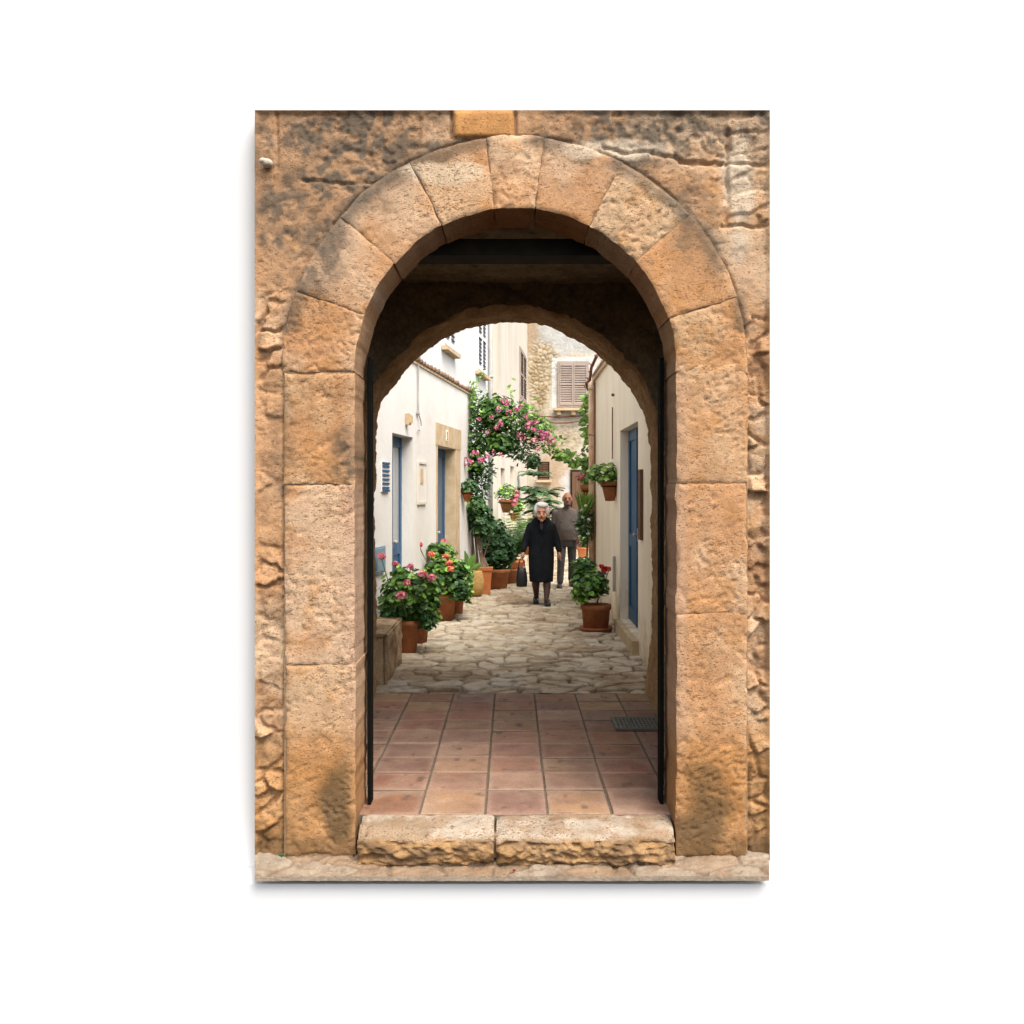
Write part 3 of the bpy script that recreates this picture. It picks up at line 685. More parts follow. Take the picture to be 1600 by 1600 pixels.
# ================================================================== alley paving of flat stones
def alley():
    ys = [7.84]
    while ys[-1] < 28.3: ys.append(ys[-1] * 1.0015)
    ys = np.array(ys); us = np.linspace(-1.95, 2.9, 400)
    X, Y = np.meshgrid(us, ys, indexing='ij')
    wx = X * 4.3 + 1.3 * (fbm(X * 2.2, Y * 2.2, 3) - .5); wy = Y * 5.4 + 1.3 * (fbm(X * 2.2 + 5, Y * 2.2, 4) - .5)
    f1, f2, cid = worley(wx, wy, 8); f1b, f2b, c2, dx, dy = worley_d(wx, wy, 8)
    g = 1 - sstep(.04, .12, f2 - f1)
    g = g * (.75 + .4 * sstep(.3, .6, fbm(X * 2.5, Y * 2.5, 12, 3)))
    r1 = (cid * 7.31) % 1.0; r2 = (cid * 13.7) % 1.0
    h = -.036 * g + .022 * (cid - .6) + .022 * (r1 - .5) * dx + .036 * (r2 - .55) * dy + (fbm(X * 14, Y * 14, 601, 3) - .5) * .010 - .004
    h = np.minimum(h, .018)
    c = mix((.38, .30, .205), (.49, .42, .32), r2); c = mix(c, (.52, .465, .385), sstep(.7, .95, cid) * .7)
    c = mix(c, (.31, .215, .135), sstep(.54, .70, fbm(X * 2.2, Y * 2.2, 610, 4)) * .7)
    c = mix(c, (.22, .16, .11), sstep(.60, .74, fbm(X * 9, Y * 7, 612, 3)) * .5)
    c = mix(c, (.15, .11, .075), np.clip(g * 1.1, 0, 1) * .85)
    moss = sstep(.6, .75, fbm(X * 1.6, Y * .9, 620, 3)) * sstep(.2, 1, g) * .5
    c = mix(c, (.12, .14, .06), moss)
    b = MB(); b.grid(np.stack([X, Y, h], -1), c); return b
tag(obj("alley_paving", alley(), 'paving', smooth=True), "irregular pale flat stones paving the alley", "paving", kind="structure")

# ================================================================== houses
class Fr:
    """a vertical wall plane: s runs along it, n comes out of it, z up"""
    def __init__(s, o, u):
        s.o = Vector((o[0], o[1], 0)); s.u = Vector((u[0], u[1], 0)).normalized(); s.k = 1 / s.u.y if abs(s.u.y) > .1 else 1
        s.n = Vector((s.u.y, -s.u.x, 0))
    def __call__(s, a, n, z): return s.o + s.u * a + s.n * n + Vector((0, 0, z))
    def sd(s, d): return (d - s.o.y) / s.u.y           # distance along the wall at depth d
def wall_panel(b, fr, s0, s1, z0, z1, holes, t=.2, thick=.3):
    ss = sorted({s0, s1, *[h[0] for h in holes], *[h[1] for h in holes]}); zs = sorted({z0, z1, *[h[2] for h in holes], *[h[3] for h in holes]})
    for i in range(len(ss) - 1):
        for j in range(len(zs) - 1):
            cs, cz = (ss[i] + ss[i + 1]) / 2, (zs[j] + zs[j + 1]) / 2
            if any(h[0] < cs < h[1] and h[2] < cz < h[3] for h in holes): continue
            b.add([fr(ss[i], 0, zs[j]), fr(ss[i + 1], 0, zs[j]), fr(ss[i + 1], 0, zs[j + 1]), fr(ss[i], 0, zs[j + 1])], [(0, 1, 2, 3)])
    for (a, c, lo, hi) in holes:
        for p, q in (((a, lo), (a, hi)), ((a, hi), (c, hi)), ((c, hi), (c, lo)), ((c, lo), (a, lo))):
            b.add([fr(p[0], 0, p[1]), fr(q[0], 0, q[1]), fr(q[0], -t, q[1]), fr(p[0], -t, p[1])], [(0, 1, 2, 3)])
    b.box(s0, s1, -thick - .02, -thick, z0, z1, fr)
    b.box(s0, s0 + .01, -thick, -.003, z0, z1, fr); b.box(s1 - .01, s1, -thick, -.003, z0, z1, fr); b.box(s0, s1, -thick, -.003, z1 - .01, z1 - .001, fr)
def door_leaf(parent, fr, s0, s1, z0, z1, n, mat, pane=None, handle_s=None, label=None, panels=True):
    b = MB(); w = s1 - s0; st = .09
    b.box(s0, s0 + st, n - .045, n, z0, z1, fr); b.box(s1 - st, s1, n - .045, n, z0, z1, fr)
    b.box(s0 + st, s1 - st, n - .044, n - .002, z1 - .12, z1, fr); b.box(s0 + st, s1 - st, n - .044, n - .002, z0, z0 + .16, fr)
    b.box(s0 + st, s1 - st, n - .044, n - .002, z0 + .86, z0 + 1.0, fr)
    mid = (s0 + s1) / 2; b.box(mid - .035, mid + .035, n - .042, n + .012, z0 + .005, z1 - .005, fr)
    b.box(s0 + st, s1 - st, n - .03, n - .02, z0 + .16, z0 + .86, fr)
    if not pane: b.box(s0 + st, s1 - st, n - .03, n - .02, z0 + 1.0, z1 - .12, fr)
    d = obj("door", b, mat, parent, label=label)
    if pane:
        for (a, c) in ((s0 + st, mid - .035), (mid + .035, s1 - st)):
            p = MB(); p.box(a, c, n - .028, n - .016, z0 + 1.0, z1 - .12, fr); obj("pane", p, pane, d)
    hs = handle_s if handle_s is not None else mid + .06
    h = MB(); h.ell(fr(hs, n + .035, z0 + 1.02), (.022, .022, .022), 10, 6); h.tube([fr(hs, n, z0 + 1.02), fr(hs, n + .03, z0 + 1.02)], .009, 8); h.box(hs - .02, hs + .02, n + .001, n + .006, z0 + .95, z0 + 1.09, fr)
    obj("handle", h, 'grey_metal', d)
    return d
def shutter(parent, fr, s0, s1, z0, z1, n, mat_f, mat_s, slats=18, leaves=2, sill='lintel_stone', label=None):
    win = MB(); fw = .045
    win.box(s0 - fw, s0, -.02, n + .02, z0 - fw, z1 + fw, fr); win.box(s1, s1 + fw, -.02, n + .02, z0 - fw, z1 + fw, fr)
    win.box(s0, s1, -.02, n + .018, z1, z1 + fw, fr); win.box(s0, s1, -.02, n + .018, z0 - fw, z0, fr); win.box(s0, s1, -.02, .004, z0, z1, fr)
    wo = obj("window", win, mat_f, parent, label=label)
    wd = (s1 - s0) / leaves; st = .035
    for k in range(leaves):
        a, c = s0 + k * wd + .004, s0 + (k + 1) * wd - .004; b = MB()
        b.box(a, a + st, n, n + .035, z0 + .004, z1 - .004, fr); b.box(c - st, c, n, n + .035, z0 + .004, z1 - .004, fr)
        b.box(a + st, c - st, n + .001, n + .033, z0 + .004, z0 + .08, fr); b.box(a + st, c - st, n + .001, n + .033, z1 - .08, z1 - .004, fr)
        m_ = (z0 + z1) / 2; b.box(a + st, c - st, n + .001, n + .033, m_ - .03, m_ + .03, fr)
        sh = obj("shutter", b, mat_f, wo)
        sb = MB(); zz = np.linspace(z0 + .09, z1 - .09, slats)
        for z in zz:
            if abs(z - m_) < .035: continue
            sb.add([fr(a + st, n + .006, z + .018), fr(c - st, n + .006, z + .018), fr(c - st, n + .030, z - .012), fr(a + st, n + .030, z - .012)], [(0, 1, 2, 3)])
            sb.add([fr(a + st, n + .030, z - .012), fr(c - st, n + .030, z - .012), fr(c - st, n + .022, z - .018), fr(a + st, n + .022, z - .018)], [(0, 1, 2, 3)])
        o = obj("slats", sb, mat_s, wo)
    if sill:
        b = MB(); b.box(s0 - .1, s1 + .1, .002, n + .10, z0 - fw - .07, z0 - fw - .002, fr); obj("sill", b, sill, wo)
    return wo

# ---- low white house on the left
LU = (.133, 1.0)
Lx = lambda d: -1.5 + .133 * (d - 9.5)
fL = Fr((Lx(7.86), 7.86), LU)
lowh = thing("low_white_house", "low white plastered house on the left with two blue doors and a tiled eave", "house", (Lx(12), 12, 0))
d1 = (fL.sd(10.72), fL.sd(11.70), .02, 2.30); d2 = (fL.sd(13.10), fL.sd(14.38), .02, 2.27)
sE = fL.sd(15.8); HL = 3.22
mb = MB(); wall_panel(mb, fL, 0, sE, -.05, HL, [d1, d2], .20)
obj("wall", mb, 'plaster_white', lowh)
door_leaf(lowh, fL, d1[0], d1[1], .03, 2.29, -.14, 'blue', 'pane', label="blue door with curtained glass nearest the gateway")
door_leaf(lowh, fL, d2[0], d2[1], .03, 2.26, -.16, 'blue', 'blue_grey', label="blue door under a stone lintel with a number")
mb = MB()
a, c = d2[0], d2[1]
rs = lambda *q: mb.box(*q, fL)
rs(a - .10, c + .42, .002, .014, 2.275, 2.58)
rs(c + .002, c + .36, .002, .012, 1.55, 2.270); rs(c + .002, c + .30, .002, .012, .75, 1.545); rs(c + .002, c + .34, .002, .012, .0, .745)
rs(a - .075, a - .002, .002, .010, .0, 2.270); rs(c - .010, c - .001, -.15, -.001, .0, 2.268)
obj("stone_surround", mb, 'lintel_stone', lowh)
nb = MB(); q = (a + c) / 2 - .06; nb.box(q - .06, q + .08, .0145, .02, 2.36, 2.52, fL); pl = obj("number_plaque", nb, 'plaster_cream', lowh)
nb = MB(); nb.box(q - .002, q + .024, .0205, .023, 2.385, 2.495, fL); nb.box(q - .022, q - .003, .0205, .023, 2.465, 2.483, fL); nb.box(q - .022, q + .044, .0205, .0225, 2.375, 2.3848, fL); obj("numeral", nb, 'black', pl)
# eave: a row of tile ends over a thin band
mb = MB(); mb.box(0, sE + .02, .002, .022, HL - .012, HL + .02, fL); obj("eave_band", mb, 'lintel_stone', lowh)
mb = MB(); rr = random.Random(3); s = .08
while s < sE:
    k = rr.uniform(-.01, .02)
    pts = [fL(s, .045 + k, HL + .04 + k * .5), fL(s, -.39, HL + .07)]
    mb.tube(pts, .027 + .4 * abs(k), 8, r1=.024); s += rr.uniform(.17, .22)
mb.box(0, sE, -.39, .03, HL + .021, HL + .045, fL)
obj("roof_tiles", mb, 'roof_tile', lowh, smooth=True)
# vent grille
s0, s1 = fL.sd(10.24), fL.sd(10.55)
vb = MB(); vb.box(s0, s1, .002, .012, 1.64, 1.96, fL); vv = obj("vent", vb, 'white_paint', lowh)
vb = MB(); 
for k in range(6): vb.box(s0 + .021, s1 - .021, .0125, .022, 1.672 + k * .046, 1.694 + k * .046, fL)
vb.box(s0 + .021, s1 - .021, .0125, .026, 1.64, 1.665, fL); vb.box(s0 + .021, s1 - .021, .0125, .026, 1.937, 1.96, fL)
obj("grille", vb, 'blue', vv)
# meter box
s0, s1 = fL.sd(11.9), fL.sd(12.36)
b = MB()
for q in ((s0, s0 + .03, 1.48, 2.02), (s1 - .03, s1, 1.48, 2.02), (s0 + .031, s1 - .031, 1.48, 1.51), (s0 + .031, s1 - .031, 1.99, 2.02)): b.box(q[0], q[1], .002, .025, q[2], q[3], fL)
mbx = obj("meter_box", b, 'plaster_streak', lowh)
b = MB(); b.box(s0 + .031, s1 - .031, .002, .010, 1.511, 1.989, fL); obj("lid", b, 'plaster_white', mbx)
b = MB(); b.box(s0 + .15, s0 + .30, .0105, .016, 1.74, 1.93, fL); obj("slot", b, 'lintel_stone', mbx)
# wall lamp box, conduit and loose cable
s0 = fL.sd(11.30); b = MB(); b.box(s0, s0 + .10, .002, .05, 2.43, 2.56, fL); b.box(s0 + .01, s0 + .09, .05, .075, 2.45, 2.54, fL); obj("junction_box", b, 'lintel_stone', lowh)
s0 = fL.sd(11.90); b = MB(); b.tube([fL(s0, .02, 3.2), fL(s0, .02, 2.62)], .010, 6); b.box(s0 - .05, s0 + .05, .004, .03, 2.60, 2.625, fL)
b.tube([fL(s0 + .02, .02, 2.6), fL(s0 + .10, .03, 2.52), fL(s0 + .12, .03, 2.46), fL(s0 + .05, .03, 2.40), fL(s0 - .02, .02, 2.40)], .008, 6)
obj("cable", b, 'grey_metal', lowh)
b = MB(); s0, s1 = fL.sd(9.9), fL.sd(10.33); b.box(s0, s1, .002, .03, .78, 1.06, fL); b.box(s0 + .02, s1 - .02, .03, .036, .80, 1.04, fL); obj("utility_box", b, 'red_box', lowh)

# ---- stone bench
def bench():
    b = MB(); x0, x1, y0, y1, z1 = -1.85, -1.06, 8.15, 9.25, .43
    def face(o, du, dv, nr, lu, lv, seed):
        U, V = np.meshgrid(np.linspace(0, lu, int(lu / .02) + 2), np.linspace(0, lv, int(lv / .02) + 2), indexing='ij')
        o, du, dv, nr = map(np.array, (o, du, dv, nr))
        P = o + U[..., None] * du + V[..., None] * dv
        e = np.minimum(np.minimum(U, lu - U), np.minimum(V, lv - V))
        q = P[..., 0] * 3 + P[..., 1] * 5 + P[..., 2] * 7
        h = (fbm(P[..., 1] * 9 + P[..., 0] * 4, P[..., 2] * 9 + P[..., 0] * 6, 701, 4) - .5) * .07 - .03 * np.exp(-e / .03)
        h = h * sstep(0, .03, e) - .02 * np.exp(-e / .03)
        c = mix((.40, .27, .15), (.48, .37, .25), fbm(P[..., 1] * 6 + 3, P[..., 2] * 6 + P[..., 0] * 6, 702, 4))
        c = mix(c, (.24, .15, .08), sstep(.5, .7, fbm(P[..., 1] * 8, P[..., 2] * 8 + P[..., 0] * 8, 703, 3)) * .7)
        b.grid(P + h[..., None] * nr, c)
    face((x0, y0, z1), (1, 0, 0), (0, 1, 0), (0, 0, 1), x1 - x0, y1 - y0, 1)
    face((x1, y0, -.03), (0, 1, 0), (0, 0, 1), (1, 0, 0), y1 - y0, z1 + .03, 2)
    face((x0, y0, -.03), (1, 0, 0), (0, 0, 1), (0, -1, 0), x1 - x0, z1 + .03, 3)
    face((x0, y1, -.03), (1, 0, 0), (0, 0, 1), (0, 1, 0), x1 - x0, z1 + .03, 4)
    return b
tag(obj("stone_bench", bench(), 'gate_stone', smooth=True), "rough stone bench block just inside the alley on the left", "bench")

# ---- tall white house behind it
Tx = lambda d: -1.9 + .133 * (d - 9.5)
fT = Fr((Tx(8.2), 8.2), LU)
tallh = thing("tall_white_house", "tall bright white house with blue louvred shutters rising behind the low one", "house", (Tx(18), 18, 0))
mb = MB(); wall_panel(mb, fT, 0, fT.sd(15.9), 3.10, 7.2, [], .2); wall_panel(mb, fT, fT.sd(15.9), fT.sd(20.2), -.05, 7.2, [], .2)
mb.box(fT.sd(15.79), fT.sd(15.9), -.25, .397, -.05, 3.2, fT)
obj("wall", mb, 'plaster_tall', tallh)
for (q0, q1) in ((15.40, 16.30), (18.58, 19.58)):
    shutter(tallh, fT, fT.sd(q0), fT.sd(q1), 4.02, 5.35, .01, 'white_paint', 'navy', 16, 2, 'lintel_stone')
pb = MB(); sp = fT.sd(20.0); pb.tube([fT(sp, .06, 7.1), fT(sp, .06, 0)], .045, 10)
for z in (1.2, 2.6, 4.0, 5.6): pb.tube([fT(sp, .06, z), fT(sp, .06, z + .05)], .055, 10)
obj("downpipe", pb, 'grey_metal', tallh, smooth=True)

# ---- cream house further along
fC = Fr((-.297, 20.2), (.0955, 1.0))
creamh = thing("cream_house", "streaked cream house with closed beige shutters far along the left side", "house", (0, 24, 0))
hd1 = (fC.sd(20.75), fC.sd(21.65), .0, 2.15); hd2 = (fC.sd(22.9), fC.sd(23.9), .0, 2.25)
mb = MB(); wall_panel(mb, fC, 0, fC.sd(28.0), -.05, 7.4, [hd1, hd2], .2); mb.box(-.46, -.297, 20.202, 20.42, -.05, 7.4)
obj("wall", mb, 'plaster_streak', creamh)
shutter(creamh, fC, fC.sd(25.3), fC.sd(27.2), 4.12, 5.42, .01, 'beige', 'beige', 18, 2, 'beige')
door_leaf(creamh, fC, hd1[0], hd1[1], .0, 2.14, -.14, 'brown_wood', label="brown wooden door")
door_leaf(creamh, fC, hd2[0], hd2[1], .0, 2.24, -.14, 'lintel_stone', label="sand coloured wooden door")

# ---- house closing the alley
EY = 28.0
endh = thing("end_house", "old patched stone and plaster house closing the end of the alley", "house", (1.5, EY, 0))
def endwall():
    xs = np.arange(.0, 4.0, .025); zs = np.arange(-.05, 7.8, .025)
    X, Z = np.meshgrid(xs, zs, indexing='ij'); PX = CX + X / EY * F; PY = HY - (Z - CAMZ) / EY * F
    n = fbm(X * 1.3, Z * 1.3, 801, 5); st = fbm(X * 5, Z * .6, 803, 4)
    c = mix((.66, .58, .46), (.74, .68, .58), sstep(.4, .62, n))
    c = mix(c, (.60, .44, .26), sstep(.52, .70, st) * .55 * sstep(640, 690, PY))
    c = mix(c, (.62, .62, .60), sstep(.0, 1, blob_mask(PX, PY, 900, 525, 70, 26, 811, .4, .05)) * .9)
    rub = np.maximum(blob_mask(PX, PY, 845, 592, 21, 58, 812, .45, .07), .6 * blob_mask(PX, PY, 880, 690, 34, 26, 816, .6, .06))
    f1, f2, cid = worley(X * 6 + fbm(X * 5, Z * 5, 3), Z * 9 + fbm(X * 5, Z * 5, 5), 31); st2 = sstep(.02, .25, f2 - f1)
    c = mix(c, mix((.50, .37, .21), (.68, .56, .40), cid) * (.75 + .25 * st2)[..., None], rub)
    c = mix(c, (.50, .34, .2), blob_mask(PX, PY, 826, 525, 14, 30, 813, .4, .05) * .8)
    wh = ((PX > 862) & (PX < 932) & (PY > 557) & (PY < 636)); c = np.where(wh[..., None], np.array((.80, .78, .75)), c)
    c = mix(c, (.80, .80, .79), blob_mask(PX, PY, 882, 755, 10, 28, 814, .4, .08) * .9)
    c = mix(c, (.58, .40, .25), blob_mask(PX, PY, 866, 735, 22, 40, 815, .5, .06) * .7)
    h = .03 * (fbm(X * 3, Z * 3, 820, 4) - .5) + rub * (.03 * (st2 - .5) - .02)
    c = c * .66
    b = MB(); b.grid(np.stack([X, EY - h, Z], -1), c); b.box(0, 4, EY + .1, EY + .4, -.05, 7.8, col=(.6, .5, .4)); return b
obj("wall", endwall(), 'end_wall', endh, smooth=True)
fE = Fr((0, EY - .03), (1, 0)); 
fE.n = Vector((0, -1, 0))
shutter(endh, fE, 1.375, 2.19, 4.14, 5.38, .01, 'beige', 'beige', 22, 2, None, label="closed pair of beige shutters")
b = MB(); b.box(1.22, 2.36, .0, .22, 3.98, 4.06, fE); b.box(1.30, 1.42, .0, .15, 3.86, 3.978, fE); b.box(1.72, 1.84, .0, .15, 3.86, 3.978, fE); b.box(2.14, 2.26, .0, .15, 3.86, 3.978, fE); obj("window_ledge", b, 'lintel_stone', endh)
b = MB()
for (za, sag) in ((3.86, .06), (3.74, .12)):
    b.tube([fE(.5 + 3.0 * t, .06, za - sag * math.sin(math.pi * t * 1.7)) for t in np.linspace(0, 1, 14)], .018, 6)
obj("cable", b, 'rust', endh)
b = MB(); b.box(.76, 1.09, .0, .03, 1.98, 2.50, fE); wo = obj("small_window", b, 'dark_iron', endh)
b = MB()
for k in range(9): b.box(.79, 1.06, .031, .05, 2.0 + k * .055, 2.03 + k * .055, fE)
obj("slats", b, 'brown_wood', wo); b = MB(); b.box(.70, 1.16, .0, .14, 1.90, 1.975, fE); obj("sill", b, 'lintel_stone', wo)
door_leaf(endh, fE, 1.75, 2.60, .0, 2.20, .06, 'brown_wood', label="brown wooden door in the end wall"); b = MB(); b.box(1.70, 2.65, .0, .02, 0, 2.27, fE); obj("door_frame", b, 'dark_wood', endh)

# ---- right house
RX = 1.28
fR = Fr((RX, 14.8), (0, -1.0)); fR.n = Vector((-1, 0, 0))
sdR = lambda d: 14.8 - d
righth = thing("right_house", "cream plastered house on the right with a narrow blue door and rusty downpipe", "house", (RX, 11, 0))
dr = (sdR(11.36), sdR(9.75), .14, 2.36); HR = 3.36
mb = MB(); wall_panel(mb, fR, 0, sdR(7.86), -.05, HR, [dr], .16)
mb.box(RX + .003, RX + 2.4, 14.797, 14.81, -.05, HR)
obj("wall", mb, 'plaster_cream', righth)
door_leaf(righth, fR, dr[0] + .02, dr[1] - .02, .15, 2.35, -.095, 'blue')
b = MB(); b.box(dr[0] - .04, dr[1] + .06, -.14, .07, -.02, .135, fR); obj("door_step", b, 'lintel_stone', righth)
b = MB(); b.box(-.05, sdR(7.9), .002, .04, HR - .02, HR + .03, fR); obj("eave_band", b, 'lintel_stone', righth)
mb = MB(); s = .05
while s < sdR(7.9):
    mb.tube([fR(s, .05, HR + .055), fR(s, -.6, HR + .12)], .034, 8, r1=.03); s += .19
obj("roof_tiles", mb, 'roof_tile', righth, smooth=True)
b = MB(); b.tube([fR(.05, .06, HR), fR(.05, .06, .02)], .045, 10)
for z in (.45, 1.35, 2.5, 3.2): b.tube([fR(.05, .06, z), fR(.05, .06, z + .05)], .054, 10)
pp = obj("downpipe", b, 'rust_pipe', righth, smooth=True)
b = MB(); b.tube([fR(.22, .02, 3.3), fR(.22, .02, .35)], .011, 6); obj("cable", b, 'rust', righth)
b = MB(); b.tube([fR(-.1, .1, 3.22), fR(.05, .14, 3.30), fR(.5, .12, 3.30), fR(1.0, .14, 3.42), fR(1.7, .12, 3.5)], .022, 6)
for k in range(9): 
    t = k / 8; p = fR(-.1 + 1.7 * t, .13, 3.24 + .22 * t); b.tube([p, p + Vector((-.05 + .02 * (k % 3), .02, .06 - .05 * (k % 2)))], .009, 5)
obj("dry_vine", b, 'rust', righth)
b = MB(); b.box(sdR(9.52), sdR(9.36), .002, .03, 1.17, 1.86, fR); obj("wooden_board", b, 'brown_wood', righth)
b = MB(); b.tube([fR(sdR(12.05), .02, 2.7), fR(sdR(12.05), .02, 2.05)], .008, 5); b.ell(fR(sdR(12.0), .02, 2.85), (.02, .02, .02)); obj("wall_hook", b, 'rust', righth)
b = MB(); b.tube([fR(sdR(11.75), .03, .85), fR(sdR(11.75), .03, .42)], .02, 6); obj("tap_pipe", b, 'grey_metal', righth)

# ================================================================== plants
GR = [(.030, .075, .018), (.045, .105, .026), (.065, .135, .030), (.10, .18, .045), (.028, .060, .026)]
def leaf_disc(b, c, nrm, r, col, rng, n=7, lob=.14, cup=.18):
    nrm = Vector(nrm).normalized(); a = nrm.cross(Vector((rng.uniform(-1, 1), rng.uniform(-1, 1), rng.uniform(-.3, 1)))); 
    if a.length < .05: a = nrm.cross(Vector((1, .2, 0)))
    a.normalize(); q = nrm.cross(a); c = Vector(c)
    vs = [c - nrm * (r * cup)]
    for k in range(n):
        an = 2 * math.pi * k / n; rr = r * (1 + (lob if k % 2 else -lob)); vs.append(c + a * (math.cos(an) * rr) + q * (math.sin(an) * rr) + nrm * rng.uniform(-.1, .1) * r)
    b.add(vs, [(0, k + 1, (k + 1) % n + 1) for k in range(n)], col)
def leaf_lance(b, c, d, nrm, L, wd, col, curl=.15):
    d = Vector(d).normalized(); nrm = Vector(nrm); s = d.cross(nrm)
    if s.length < .05: s = d.cross(Vector((1, 0, .2)))
    s.normalize(); nn = s.cross(d); c = Vector(c)
    vs = [c, c + d * L * .35 + s * wd - nn * wd * .25, c + d * L * .35 - s * wd - nn * wd * .25, c + d * L * .4 + nn * 0.0, c + d * L - nn * L * curl, c + d * L * .72 + s * wd * .7 - nn * (L * curl * .5 + wd * .2), c + d * L * .72 - s * wd * .7 - nn * (L * curl * .5 + wd * .2), c + d * L * .74 - nn * L * curl * .45]
    b.add(vs, [(0, 1, 3), (0, 3, 2), (1, 5, 7, 3), (3, 7, 6, 2), (5, 4, 7), (7, 4, 6)], col)
def pick(rng, pal, light=0.0):
    c = np.array(rng.choice(pal)) * rng.uniform(.75, 1.25)
    return tuple(c * (1 + light))
def shell(rng, c, r, inner=.45):
    while True:
        v = Vector((rng.uniform(-1, 1), rng.uniform(-1, 1), rng.uniform(-1, 1)))
        if .05 < v.length < 1: break
    u = v.normalized(); k = rng.uniform(inner, 1.0) ** .6
    k *= .80 + .38 * mnoise.noise(Vector((u.x * 2.1 + c[0] * 7, u.y * 2.1, u.z * 2.1 + c[1] * 3)))+.1
    return Vector((c[0] + u.x * r[0] * k, c[1] + u.y * r[1] * k, c[2] + u.z * r[2] * k)), u
def bush(b, n, c, r, size, seed, pal=GR, kind='disc', up=.5, inner=.45):
    rng = random.Random(seed); size = size * .76
    for _ in range(int(n * 1.75)):
        p, u = shell(rng, c, r, inner)
        nr = Vector((u.x * .8 + rng.uniform(-.5, .5), u.y * .8 + rng.uniform(-.5, .5), abs(u.z) * .5 + up + rng.uniform(-.3, .4)))
        s = size * rng.uniform(.55, 1.2); col = pick(rng, pal, .9 if rng.random() < .07 else 0.0)
        if kind == 'disc': leaf_disc(b, p, nr, s, col, rng)
        else:
            d = Vector((u.x + rng.uniform(-.6, .6), u.y + rng.uniform(-.6, .6), u.z * .4 + rng.uniform(-.5, .5))); leaf_lance(b, p, d, nr, s * 2.2, s * .45, col)
def stems(b, base, tips, r=.006, col=(.07, .11, .035), seed=0):
    rng = random.Random(seed)
    for t in tips:
        m = Vector(base) * .45 + Vector(t) * .55 + Vector((rng.uniform(-.04, .04), rng.uniform(-.04, .04), -.03)); b.tube([base, m, t], r, 5, col)
def flower_head(parent, c, r, pal, seed, n=34, name="flower", flat=.8):
    rng = random.Random(seed); b = MB()
    r = r * 1.02
    for _ in range(int(n * 1.5)):
        v = Vector((rng.gauss(0, 1), rng.gauss(0, 1), rng.gauss(0, 1) + .25)).normalized(); p = Vector(c) + Vector((v.x * r, v.y * r, v.z * r * flat)) * rng.uniform(.55, 1)
        leaf_disc(b, p, v + Vector((rng.uniform(-.4, .4),) * 3), r * .36, pick(rng, pal), rng, 6, .16, .25)
    return obj(name, b, 'petal', parent)
def pot(parent, loc, rt, rb, h, mat='terra', n=28, rim=True, lab=None):
    b = MB(); t = rt * .10 + .006
    prof = [(rb * .15, 0.0), (rb, .002), (rb + (rt - rb) * .78, h * .80)]
    if rim: prof += [(rt * 1.05, h * .81), (rt * 1.06, h * .985), (rt * 1.03, h)]
    else: prof += [(rt, h)]
    prof += [(rt - t, h), (rt - t * 1.3, h * .86), (rt * .2, h * .85)]
    b.lathe(prof, loc, n); o = obj("pot", b, mat, parent, smooth=True, label=lab)
    o.data.polygons.foreach_set("use_smooth", [abs(p.normal.z) < .8 for p in o.data.polygons])
    s = MB(); s.lathe([(.001, 0), (rt - t * 1.2, 0), (rt - t * 1.5, .012), (.001, .014)], (loc[0], loc[1], loc[2] + h * .87), 16); obj("soil", s, 'soil', parent)
    return o
PINK = [(.75, .20, .26), (.80, .32, .36), (.68, .13, .20), (.85, .45, .48)]
CORAL = [(.78, .22, .13), (.70, .14, .10), (.82, .34, .22)]
RED = [(.62, .02, .018), (.72, .05, .03), (.50, .012, .015)]
MAG = [(.54, .11, .26), (.60, .20, .33), (.46, .07, .19), (.66, .34, .41), (.55, .28, .22)]
DKG = [(.016, .048, .018), (.024, .062, .024), (.036, .080, .030), (.055, .105, .045)]
LTG = [(.085, .16, .028), (.12, .21, .04), (.16, .25, .06), (.07, .13, .03)]
MXG = GR + LTG[:2]

def potted(name, label, cat, px, py, rt, rb, h, group=None, mat='terra', z=0, d=None, rim=True):
    if d is None: p = floor_at(px, py)
    else: p = W(px, py, d)
    t = thing(name, label, cat, p, group)
    po = pot(t, p, rt, rb, h, mat, rim=rim); return t, p, po
GG = "potted geraniums along the alley"
# foremost pink geranium
t, p, _ = potted("potted_geranium", "bushy potted geranium with round pink flower heads, nearest the gateway on the left", "geranium", 637, 1019, .125, .088, .33, GG)
b = MB(); c = W(640, 934, 9.88); tips = []
fl_px = [(596, 869, 9.9, .045), (618, 881, 9.75, .036), (641, 886, 9.85, .042), (660, 897, 9.7, .052), (675, 903, 9.68, .050), (636, 911, 9.55, .042), (627, 930, 9.5, .054)]
bush(b, 580, c + Vector((0, 0, .01)), (.35, .28, .34), .050, 11, MXG); bush(b, 170, c + Vector((-.13, -.08, -.10)), (.20, .18, .22), .046, 12, DKG); bush(b, 80, c + Vector((.17, -.05, -.16)), (.16, .15, .18), .044, 13, MXG)
bush(b, 40, W(668, 972, 9.75), (.09, .08, .10), .04, 14, DKG, up=.1)
top = p + Vector((0, 0, .3))
stems(b, top, [W(x, y + 3, d) for x, y, d, r in fl_px], .005, seed=1)
obj("foliage", b, 'leaf', t)
for i, (x, y, d, r) in enumerate(fl_px): flower_head(t, W(x, y, d), r, PINK, 60 + i)
# the pot half hidden behind it
t, p, _ = potted("potted_geranium", "small leafy geranium pot squeezed right behind the foremost pink geranium", "geranium", 655, 1003, .115, .085, .30, GG)
b = MB(); bush(b, 120, p + Vector((.03, .02, .46)), (.20, .17, .18), .045, 21, MXG); obj("foliage", b, 'leaf', t)
